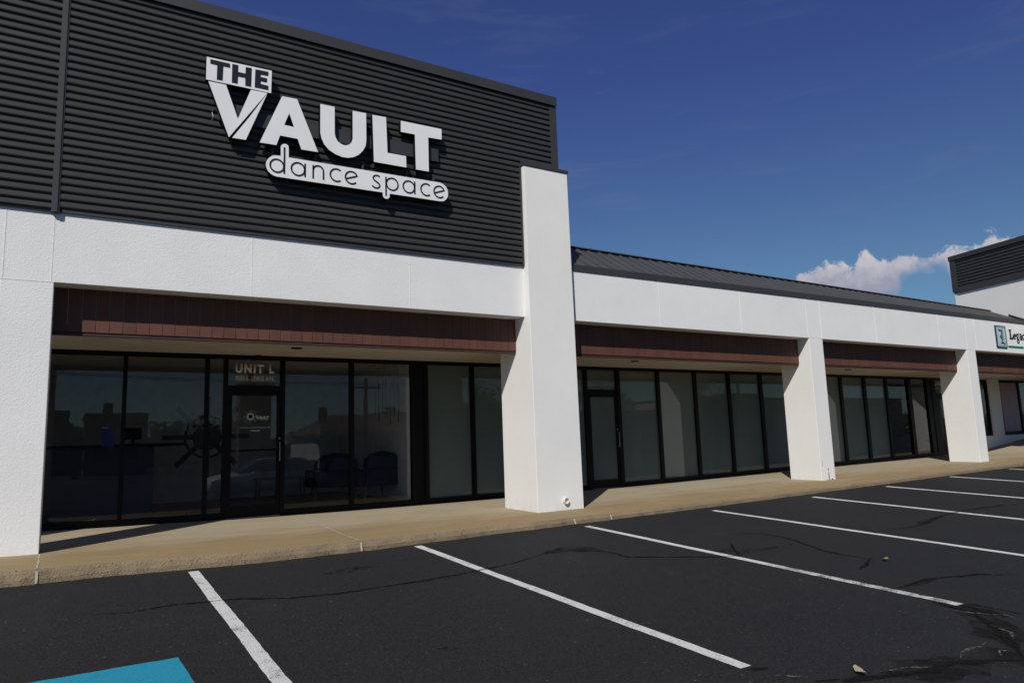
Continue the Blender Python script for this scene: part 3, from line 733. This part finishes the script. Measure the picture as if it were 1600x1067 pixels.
b = MB().tube([(1.60,-.08,5.70),(1.55,-.07,5.72),(1.535,-.05,5.66),(1.55,-.06,5.60),(1.535,-.045,5.55)], .005, 8)
part(b, 'cable', M['steel'], SG)

# ------------------------------------------------------------------ the second shop sign, cut by the frame
S2 = empty('shop_sign', 'small shop sign with a framed gothic letter and black serif lettering on the white fascia', 'sign', (23,0,3.6))
def p2_(mb, name, mats, par=S2, **k):
    o_ = mb.build(name, mats, par, **k)
    if par is S2: o_.matrix_parent_inverse = Matrix.Translation(-Vector((23,0,3.6)))
    return o_
ep = p2_(MB().box(22.20,22.76,-.025,-.003,3.335,3.942), 'emblem_panel', M['emblem'])
def frame_(mb, x0, x1, z0, z1, w, y0, y1):
    mb.box(x0,x1,y0,y1,z0,z0+w).box(x0,x1,y0,y1,z1-w,z1).box(x0,x0+w,y0,y1,z0+w,z1-w).box(x1-w,x1,y0,y1,z0+w,z1-w)
b = MB(); frame_(b,22.19,22.77,3.325,3.952,.02,-.029,-.003); b.build('emblem_border', M['black'], ep)
b = MB(); frame_(b,22.225,22.735,3.36,3.917,.022,-.028,-.0255); b.build('emblem_inner_border', M['teal'], ep)
b = MB()
ya, yb_ = -.030, -.0255
b.prism([(22.33,3.82),(22.38,3.86),(22.46,3.82),(22.50,3.84),(22.46,3.78),(22.38,3.80)], ya, yb_)
b.prism([(22.50,3.84),(22.54,3.84),(22.52,3.72),(22.53,3.60),(22.51,3.50),(22.48,3.50),(22.49,3.62),(22.48,3.74)], ya, yb_)
b.prism([(22.56,3.86),(22.58,3.85),(22.57,3.70),(22.58,3.56),(22.55,3.50),(22.56,3.62),(22.55,3.74)], ya, yb_)
b.prism([(22.40,3.43),(22.45,3.49),(22.55,3.49),(22.64,3.44),(22.68,3.47),(22.63,3.40),(22.54,3.44),(22.46,3.45)], ya, yb_)
b.prism([(22.38,3.66),(22.43,3.66),(22.47,3.70),(22.47,3.55),(22.43,3.60)], ya, yb_)
b.build('emblem_letter', M['signtxt'], ep)
ya, yb_ = -.016, -.003
def l2(*polys, strokes=()):
    b = MB()
    for p in polys: b.prism(p, ya, yb_)
    for (p, w, c) in strokes: b.stroke(p, w, ya, yb_, 0, c)
    p2_(b, 'letter', M['signtxt'])
l2([(23.00,3.88),(23.13,3.88),(23.13,3.85),(23.095,3.85),(23.095,3.635),(23.17,3.635),(23.19,3.70),(23.215,3.70),(23.21,3.60),(23.00,3.60),(23.00,3.63),(23.035,3.63),(23.035,3.85),(23.00,3.85)])
l2(strokes=[([(23.245,3.70)]+[(23.375,3.70)]+arc(23.31,3.69,.068,10,310,16)[0:], .028, False)])
l2(strokes=[(arc(23.475,3.715,.05,0,360,16)[:-1], .028, True), ([(23.45,3.665),(23.44,3.635),(23.50,3.62),(23.55,3.60)], .032, False), (arc(23.49,3.555,.052,0,360,16)[:-1], .030, True), ([(23.52,3.76),(23.56,3.785)], .03, False)])
l2(strokes=[([(23.62,3.76),(23.68,3.775),(23.72,3.75),(23.72,3.61),(23.75,3.605)], .034, False), (arc(23.66,3.66,.042,0,360,14)[:-1], .03, True)])
l2(strokes=[(arc(23.86,3.69,.07,50,310,16), .030, False)])
l2(strokes=[([(23.95,3.78),(24.0,3.62)], .045, False), ([(24.06,3.78),(24.0,3.62),(23.97,3.55),(23.94,3.54)], .03, False)])
p2_(MB().box(22.86,23.75,-.03,-.003,3.375,3.405), 'underline', M['teal'])

# ------------------------------------------------------------------ neighbouring building whose side wall closes the view
NB = empty('neighbouring_building', 'taller white block with a dark louvred parapet rising over the right end of the strip', 'building', (24.6,2.1,4.1), atan2(-.246,.969))
# local frame: +y runs back along the wall, +x into the block; local origin = far visible corner's foot
def nb(mb, name, mats, par=None, **k): return mb.build(name, mats, par or NB, **k)
YN = -3.35
nb(MB().box(0,8,YN,0,.0,1.365), 'wall', M['stucco_smooth'])
b = MB(); prof = []; z = 1.52-.02
b.box(.02,8,YN,-.02,1.32,2.45)
nb(b, 'parapet', M['trim'])
b = MB(); z = 1.50
while z < 2.40:
    for dz0, dz1, dx in ((0,.055,-.035),(.055,.098,-.006)): b.box(dx,.02,YN,-.16,z+dz0,z+dz1)
    z += .098
nb(b, 'ribbed_cladding', M['clad'])
nb(MB().box(-.05,.02,-.16,.03,1.40,2.45).box(-.05,.02,YN,-.16,1.36,1.50).box(.02,8,-.0205,.03,1.36,2.45), 'corner_trim', M['trim'])
nb(MB().box(-.07,8,YN,.05,2.451,2.60), 'parapet_cap', M['trim'])
# flashing where the low roof runs into the block
bb = MB().hexa([(24.36,1.02,4.60),(24.03,-.03,4.12),(24.10,-.05,4.12),(24.43,1.0,4.60),(24.36,1.02,4.77),(24.03,-.03,4.235),(24.10,-.05,4.235),(24.43,1.0,4.77)])
bb.build('wall_flashing', M['trim'], rf)

# ------------------------------------------------------------------ inside the glass
FZ = .17
b = MB().box(-.46,24.8,YF+.12,6.5,FZ-.3,FZ).build('inside_floor', M['floorwood'], B)
MB().box(-.46,31,YF+.12,6.5,2.72,2.745).build('inside_ceiling', M['intwall'], B)
b = MB().box(-.46,31,6.5,6.65,-.2,2.74).box(5.52,5.66,YF+.12,6.5,-.2,2.72).box(8.45,8.57,YF+.12,6.5,-.2,2.72).box(17.3,17.42,YF+.12,6.5,-.2,2.72).box(24.8,24.92,YF+.12,6.5,-.2,2.72)
b.build('inside_wall', M['intwall'], B)
MB().box(5.46,5.515,2.56,6.5,FZ,2.715).build('inside_side_wall', M['intwhite'], B)
# vault wheel
VW = empty('vault_wheel', 'big black vault wheel with eight spokes standing close behind the window left of the door', 'decoration', (2.00,2.75,1.405), 0)
VW.scale = (.88,.88,.88)
b = MB(); n = 28
b.tube([(0,-.05,0),(0,.05,0)], .245, 28); b.build('hub', M['wheelm'], VW)
b = MB(); b.stroke(arc(0,0,.37,0,360,40)[:-1], .04, -.03, .03, 0, True); b.build('rim', M['wheelm'], VW)
for i in range(8):
    a = i*pi/4
    MB().stroke([(.17*cos(a),.17*sin(a)),(.74*cos(a),.74*sin(a))], .085, -.028, .028).build('spoke', M['wheelm'], VW)
MB().tube([(0,.08,-.2),(0,.08,-1.24)], .03, 10).box(-.3,.3,-.12,.28,-1.40,-1.36).build('stand', M['black'], VW)
# armchairs
def armchair(x, y, rz, lab):
    t = empty('armchair', lab, 'armchair', (x,y,FZ), rz, 'navy armchairs behind the glass')
    MB().box(-.36,.36,-.33,.33,.26,.44).build('seat', M['navy'], t, bevel=.05)
    b = MB()
    prof = [(-.38,.26),(.38,.26),(.42,.55),(.38,.75),(.25,.86),(0,.90),(-.25,.86),(-.38,.75),(-.42,.55)]
    b.prism(prof, .24, .38); b.build('backrest', M['navy'], t, bevel=.03)
    for s_ in (-1,1):
        MB().box(s_*.43-.06,s_*.43+.06,-.33,.30,.26,.58).build('armrest', M['navy'], t, bevel=.04)
        for q in (-1,1): MB().tube([(s_*.33,q*.26,.26),(s_*.40,q*.33,0)], [.022,.012], 8).build('leg', M['wood'], t)
    return t
armchair(4.45,3.9,pi*.96,'navy armchair with wooden legs behind the glass, the one nearer the door')
armchair(5.10,3.45,pi*1.06,'navy armchair with wooden legs against the dark panel, farther from the door')
t = empty('bench', 'low wooden bench against the inside back wall, seen through the glass door', 'bench', (3.85,5.5,FZ))
MB().box(-.5,.5,-.18,.18,.38,.43).build('seat', M['wood'], t)
for sx in (-1,1):
    for sy in (-1,1): MB().tube([(sx*.44,sy*.13,.38),(sx*.46,sy*.15,0)], .018, 8).build('leg', M['wood'], t)
t = empty('reception_desk', 'navy reception desk with black counter top behind the leftmost window', 'desk', (.55,3.7,FZ))
MB().box(-.7,.75,-.28,.30,.0,1.12).box(-.7,.75,-.30,-.281,.08,.5).box(-.7,.75,-.30,-.281,.54,1.04).build('cabinet', M['navydesk'], t)
MB().box(-.8,1.2,-.36,.36,1.121,1.16).build('counter_top', M['black'], t)
t = empty('desk_monitor', 'dark computer monitor standing on the reception desk', 'monitor', (1.0,3.75,FZ+1.161))
MB().box(-.13,.13,-.02,.02,.08,.27).build('screen', M['black'], t); MB().box(-.02,.02,0,.03,.01,.12).box(-.1,.1,-.08,.08,0,.012).build('stand', M['black'], t)
pf = MB().hexa([(.51,2.417,1.30),(.665,2.417,1.27),(.665,2.42,1.27),(.51,2.42,1.30),(.48,2.417,1.61),(.625,2.417,1.605),(.625,2.42,1.605),(.48,2.42,1.61)]).build('flyer', M['poster'], None, label='dark blue flyer taped inside the leftmost window', category='flyer')
t = text_mesh('flyer_title', 'SMAT', .505, 1.555, .028, 2.4168, M['vinyl'], pf, width=.085, bold=.03, depth=.0006)
for i, (x, zt, z0) in enumerate([(4.86,2.15,1.72),(4.93,2.3,1.6),(5.0,2.2,1.75),(5.07,2.4,1.65),(5.15,2.25,1.55),(5.23,2.42,1.7),(5.31,2.3,1.6)]):
    MB().tube([(x,2.72,z0),(x,2.72,zt)], .008, 8).tube([(x,2.72,zt),(x,2.72,2.718)], .0015, 5).build('hanging_rod', M['black'], None, label='thin black rod hanging from the ceiling inside the right clear window', category='ornament', group='black rods hanging inside the window')

# ------------------------------------------------------------------ across the lot, seen mirrored in the glass
MB().add([(-300,-21,-.62),(300,-21,-.62),(300,-24,-.62),(-300,-24,-.62)], [(0,3,2,1)]).build('verge', M['grass'], kind='structure', recalc=False)
MB().add([(-300,-24,-.615),(300,-24,-.615),(300,-34,-.615),(-300,-34,-.615)], [(0,3,2,1)]).build('street', M['road'], kind='structure', recalc=False)
MB().add([(-300,-34,-.61),(300,-34,-.61),(300,-400,-.61),(-300,-400,-.61)], [(0,3,2,1)]).build('far_grass', M['grass'], kind='structure', recalc=False)
def block(name, x0, x1, y0, y1, h, wall, lab, roof=None, win=True):
    t = empty(name, lab, 'building', ((x0+x1)/2, y0, -.6)); w = x1-x0; d = y0-y1
    MB().box(-w/2,w/2,-d,0,0,h).build('wall', wall, t)
    if roof: MB().add([(-w/2-.5,.5,h),(w/2+.5,.5,h),(w/2+.5,-d-.5,h),(-w/2-.5,-d-.5,h),(-w/2+2,-d/2,h+1.6),(w/2-2,-d/2,h+1.6)], [(0,1,5,4),(2,3,4,5),(1,2,5),(3,0,4),(0,3,2,1)]).build('roof', roof, t)
    else: MB().box(-w/2-.1,w/2+.1,-d-.1,.1,h,h+.3).box(-w*.2,-w*.05,-d*.6,-d*.3,h+.3,h+1.4).build('roof', M['trim'], t)
    if win:
        n = max(2, int(w/3)); m_ = max(1, int(h/3.4))
        for i in range(n):
            for j in range(m_):
                MB().box(-w/2+(i+.3)*w/n,-w/2+(i+.7)*w/n,.0,.04,1+j*3.3,2.6+j*3.3).build('window', M['carglass'], t)
block('brick_building', 1.3, 6.3, -60, -70, 5.3, M['brick'], 'square brown brick block with a roof box far across the street')
block('brick_building', -7, 0, -70, -82, 6.1, M['brick'], 'wide brick block farther back across the street')
block('house', 15.8, 25.5, -38, -46, 2.8, M['intwhite'], 'low pale house with red shingled roof across the street', M['shingle'])
block('brick_pylon', 9.5, 11.5, -34.5, -35.6, 5.9, M['brick'], 'narrow red brick pylon beside the street across the lot', None, False)
block('shed', 24, 60, -46, -60, 4.5, M['beige'], 'long beige warehouse across the street', None)
block('shed', 75, 130, -60, -80, 7, M['beige'], 'distant beige warehouse down the street', None)
def tree(x, y, h, r, lab, seed):
    rnd = random.Random(seed)
    t = empty('tree', lab, 'tree', (x,y,-.6), rnd.random()*6, 'trees across the street')
    b = MB().tube([(0,0,-.1),(.1,0,h*.3),(0,.1,h*.55)], [.22,.16,.10], 8)
    for i in range(6):
        a = rnd.random()*6.28; b.tube([(0,0,h*.35),(r*.5*cos(a),r*.5*sin(a),h*.62)], [.09,.03], 6)
    b.build('trunk', M['bark'], t)
    b = MB()
    cl_ = [(rnd.gauss(0,r*.42), rnd.gauss(0,r*.42), h*.62+rnd.gauss(0,h*.16)) for _ in range(38)]
    for c in cl_:
        rc = r*rnd.uniform(.18,.34)
        for _ in range(60):
            p = Vector((rnd.gauss(0,1),rnd.gauss(0,1),rnd.gauss(0,1))).normalized()*rc*rnd.uniform(.6,1.05)+Vector(c)
            u = Vector((rnd.gauss(0,1),rnd.gauss(0,1),rnd.gauss(0,1))).normalized(); w = u.orthogonal().normalized(); s_ = rnd.uniform(.10,.2)
            b.add([p-u*s_, p+w*s_*.6, p+u*s_, p-w*s_*.6], [(0,1,2,3)])
    b.build('crown', M['leafy'], t, recalc=False)
for i, (x, y, h, r) in enumerate([(.6,-52,4.6,1.1),(7.6,-55,4.6,2.4),(11.6,-56,4.2,2.6),(15.25,-34.6,2.9,.75),(27,-52,5.2,2.2),(30,-40,7,3),(45,-42,8,3.6),(62,-45,9,4)]):
    tree(x, y, h, r, ['round green tree left of the brick blocks across the street','broad green tree right of the square brick block','lower green tree beside the narrow brick shop','small young tree in front of the pale house','tall green tree behind the pale house','green tree in front of the beige warehouse','green tree near the middle of the beige warehouse','largest green tree at the far end of the warehouse'][i], 40+i)
# far wood behind everything across the street: one ragged mass of foliage
rnd = random.Random(5); b = MB(); x = -160
while x < 260:
    h = 4.4+1.3*sin(x*.11)+.7*sin(x*.37+1)+rnd.uniform(-.5,.6)
    for _ in range(34):
        p = Vector((x+rnd.gauss(0,1.6), -92+rnd.gauss(0,1.5), -.6+h*rnd.random()**.7)); s_ = rnd.uniform(.35,.8)
        u = Vector((rnd.gauss(0,1),rnd.gauss(0,1),rnd.gauss(0,1))).normalized(); w = u.orthogonal().normalized()
        b.add([p-u*s_, p+w*s_*.7, p+u*s_, p-w*s_*.7], [(0,1,2,3)])
    b.box(x-1.4,x+1.4,-95,-93,-.7,-.6+h*.72)
    x += 2.6
b.build('far_wood', M['leafy'], recalc=False, kind='stuff', label='ragged line of distant green trees behind the street', category='trees')
def pole(x, y, h, lab):
    t = empty('utility_pole', lab, 'utility pole', (x,y,-.6), 0, 'utility poles along the street')
    MB().tube([(0,0,-.2),(0,0,h)], [.15,.11], 10).build('post', M['pole'], t)
    MB().box(-.9,.9,-.06,.06,h-.6,h-.48).build('crossarm', M['pole'], t)
    for q in (-.8,0,.8): MB().tube([(q,0,h-.48),(q,0,h-.3)], .04, 8).build('insulator', M['steel'], t)
PX = [(-14,-25,7.2),(14.6,-25,5.7),(46,-25,7.2),(80,-25,7.4)]
for i, p in enumerate(PX): pole(*p, ['wooden utility pole far left across the lot','wooden utility pole opposite the glass door','wooden utility pole opposite the third pier','farthest wooden utility pole down the street'][i])
for q, lab in ((-.8,'nearest'),(.0,'middle'),(.8,'farthest')):
    b = MB()
    for (x0,y0,h0), (x1,y1,h1) in zip(PX, PX[1:]):
        P = []
        for i in range(17):
            u_ = i/16; P.append((x0+(x1-x0)*u_, y0+q*.8, -.6+(h0-.3)*(1-u_)+(h1-.3)*u_-4*.5*u_*(1-u_)))
        b.tube(P, .012, 5)
    b.build('overhead_wire', M['rubber'], None, label='overhead wire on the '+lab+' row of insulators along the street', category='wire')
t = empty('pole_sign', 'red and white roadside sign on a steel pole beyond the lot', 'sign', (11.54,-23.2,-.6))
MB().tube([(0,0,0),(0,0,4.0)], .05, 10).build('post', M['steel'], t); MB().box(-.22,.22,-.1,.1,3.05,3.9).build('sign_board', M['signred'], t); MB().box(-.2,.2,-.1,.1,2.45,2.8).build('sign_board', M['intwhite'], t)
# parked white car: lofted body
def car(x, y, rz, lab):
    t = empty('parked_car', lab, 'car', (x,y,lot(x,y)), rz)
    secs = [(-2.25,.35,.62,.60,.66),(-2.15,.25,.80,.78,.78),(-1.5,.22,.93,.88,.84),(-.9,.22,.98,.92,.86),(0,.22,1.0,.93,.87),(1.0,.22,.96,.92,.86),(1.7,.24,.90,.88,.82),(2.15,.28,.80,.76,.74),(2.28,.38,.62,.6,.62)]
    b = MB(); n = 12
    for (xx, z0, z1, w1, w0) in secs:
        for i in range(n):
            a = 2*pi*i/n+pi/n; c_, s_ = cos(a), sin(a)
            e = lambda v_: (abs(v_)**.45)*(1 if v_ > 0 else -1)
            b.v.append((xx, e(c_)*(w0 if s_ < 0 else w1), (z0+z1)/2+e(s_)*(z1-z0)/2))
    m_ = len(secs)
    for k in range(m_-1):
        for i in range(n): b.f.append((k*n+i,k*n+(i+1)%n,(k+1)*n+(i+1)%n,(k+1)*n+i)); b.m.append(0)
    b.f += [tuple(range(n)), tuple((m_-1)*n+i for i in range(n))]; b.m += [0,0]
    b.build('body', M['carwhite'], t, smooth=True)
    b = MB(); r0 = [(-1.95,.90),(1.35,.90),(.45,1.42),(-1.25,1.42)]
    for (w) in (1,):
        pts_ = [(-1.95,.74,.90),(1.30,.74,.90),(.40,.58,1.40),(-1.30,.58,1.40)]
        b.add([(p[0],-p[1],p[2]) for p in pts_]+pts_, [(0,1,2,3),(4,7,6,5),(0,4,5,1),(1,5,6,2),(2,6,7,3),(3,7,4,0)])
    cb = b.build('cabin', M['carglass'], t, bevel=.05)
    MB().box(-1.25,.35,-.57,.57,1.401,1.44).build('roof_panel', M['carwhite'], cb, bevel=.02)
    for s_ in (-1,1):
        MB().box(2.08,2.24,s_*.62-.14,s_*.62+.14,.58,.72).build('headlight', M['lens'], t, bevel=.02)
        MB().box(.72,.86,s_*.95-.09,s_*.95+.09,.88,1.0).build('wing_mirror', M['carwhite'], t, bevel=.03)
        for xx in (-1.4,1.4):
            w_ = MB().tube([(xx,s_*.70,.32),(xx,s_*.90,.32)], .32, 24).build('wheel', M['rubber'], t)
            MB().tube([(xx,s_*.901,.32),(xx,s_*.91,.32)], .2, 18).build('rim', M['steel'], w_)
car(6.75,-14.6,pi*.97,'white parked car across the lot, mirrored in the shop glass')

# ------------------------------------------------------------------ sky, sun, camera
L = Vector((1.04, 1.0, -1.30)).normalized(); sd = -L
elev = math.asin(sd.z); rot = atan2(sd.x, sd.y)
W = bpy.data.worlds.new("World"); S.world = W; W.use_nodes = True; nt = W.node_tree
bg = nt.nodes['Background']
sky = N(nt, 'ShaderNodeTexSky', sky_type='NISHITA'); sky.sun_disc = False; sky.sun_elevation = elev; sky.sun_rotation = rot
sky.altitude = 900; sky.air_density = 1.0; sky.dust_density = .25; sky.ozone_density = 4.0
SKY = .055
dirv = N(nt, 'ShaderNodeTexCoord').outputs['Generated']
sp = N(nt, 'ShaderNodeSeparateXYZ'); nt.links.new(dirv, sp.inputs[0])
az = math_(nt, 'DEGREES', math_(nt, 'ARCTAN2', sp.outputs[0], sp.outputs[1]))
el = math_(nt, 'DEGREES', math_(nt, 'ARCSINE', sp.outputs[2]))
n1 = noise(nt, 55, 7, .62, dirv, .25); n2 = noise(nt, 24, 5, .6, dirv); n3 = noise(nt, 150, 5, .7, dirv)
def curve(x, pts, x0, x1, y0, y1):
    """piecewise profile through a float curve"""
    f = N(nt, 'ShaderNodeFloatCurve'); c = f.mapping.curves[0]
    P = [((a-x0)/(x1-x0), (b_-y0)/(y1-y0)) for a, b_ in pts]
    c.points[0].location = P[0]; c.points[1].location = P[-1]
    for p in P[1:-1]: c.points.new(*p)
    f.mapping.update()
    nt.links.new(math_(nt, 'MULTIPLY_ADD', x, 1/(x1-x0), -x0/(x1-x0), clamp=True), f.inputs['Value'])
    return math_(nt, 'MULTIPLY_ADD', f.outputs[0], y1-y0, y0)
top = curve(az, [(50,5),(53,10.4),(53.8,11.4),(55.3,12.15),(56.9,12.2),(57.8,11.7),(58.7,12.9),(59.5,12.2),(60.2,11.9),(60.9,12.25),(62.2,12.05),(63.3,11.95),(64.2,12.2),(65.8,12.15),(66.4,12.75),(67.0,12.4),(69,11.6),(75,5)], 50, 75, 5, 15)
bot = curve(az, [(50,5),(58,8.8),(60.5,9.6),(61.2,10.6),(62.5,11.0),(63.6,11.1),(64.1,10.1),(66,10.2),(75,5)], 50, 75, 5, 15)
tn = math_(nt, 'ADD', top, math_(nt, 'MULTIPLY', math_(nt, 'SUBTRACT', n1, .5), 2.4))
tn = math_(nt, 'ADD', tn, math_(nt, 'MULTIPLY', math_(nt, 'SUBTRACT', n3, .5), .9))
up = math_(nt, 'MULTIPLY_ADD', math_(nt, 'SUBTRACT', tn, el), 2.6, .1, clamp=True)
bn = math_(nt, 'ADD', bot, math_(nt, 'MULTIPLY', math_(nt, 'SUBTRACT', n2, .5), 3.5))
lo = math_(nt, 'MULTIPLY_ADD', math_(nt, 'SUBTRACT', el, bn), .9, .3, clamp=True)
mask = math_(nt, 'MULTIPLY', math_(nt, 'MULTIPLY', up, lo), .93)
body = math_(nt, 'MULTIPLY_ADD', math_(nt, 'SUBTRACT', el, 10.2), .38, math_(nt, 'MULTIPLY', math_(nt, 'SUBTRACT', n1, .5), 1.6), clamp=True)
wisp_m = N(nt, 'ShaderNodeMapping'); wisp_m.inputs['Scale'].default_value = (3,3,22); nt.links.new(dirv, wisp_m.inputs[0])
wisp = ramp(nt, noise(nt, 1.6, 6, .6, wisp_m.outputs[0], .4), [(.56,0.),(.80,.16)])
tk = math_(nt, 'MULTIPLY_ADD', el, 1/15, -12/15, clamp=True)
tint = mix(nt, 1.0, sky.outputs[0], mix(nt, tk, (.85,1.02,1.10), (.77,.79,1.32)), 'MULTIPLY')
K = 1/SKY
ccol = mix(nt, body, (.33*K,.33*K,.42*K), (.60*K,.58*K,.61*K))
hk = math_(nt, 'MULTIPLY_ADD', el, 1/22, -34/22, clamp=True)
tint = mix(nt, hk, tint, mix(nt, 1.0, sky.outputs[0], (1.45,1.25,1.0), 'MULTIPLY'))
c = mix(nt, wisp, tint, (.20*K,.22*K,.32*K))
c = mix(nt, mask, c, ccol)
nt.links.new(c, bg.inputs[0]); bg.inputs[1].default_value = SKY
sun = bpy.data.lights.new('sun', 'SUN'); sun.energy = 4.3; sun.angle = R(.5); sun.color = (1.0,.955,.89)
so_ = bpy.data.objects.new('sun', sun); COL.objects.link(so_); so_.rotation_euler = L.to_track_quat('-Z','Y').to_euler(); so_.location = (-20,-20,30)
cam = bpy.data.cameras.new('camera'); cam.sensor_width = 36; cam.lens = 25.14011; cam.clip_end = 2000; cam.clip_start = .05
co = bpy.data.objects.new('camera', cam); COL.objects.link(co)
r2 = Vector((.85172873,-.52288538,-.03389756)); u2 = Vector((-.04425019,-.13623856,.98968731)); fw = Vector((.52211118,.84144514,.13917607))
m = Matrix((r2, u2, -fw)).transposed().to_4x4(); m.translation = Vector((.08840465,-9.80922102,1.15231125)); co.matrix_world = m
S.camera = co
S.render.engine = 'CYCLES'
S.view_settings.view_transform = 'Standard'; S.view_settings.look = 'None'; S.view_settings.exposure = 0; S.view_settings.gamma = 1
S.view_settings.use_curve_mapping = False
S.cycles.max_bounces = 8; S.cycles.transparent_max_bounces = 12
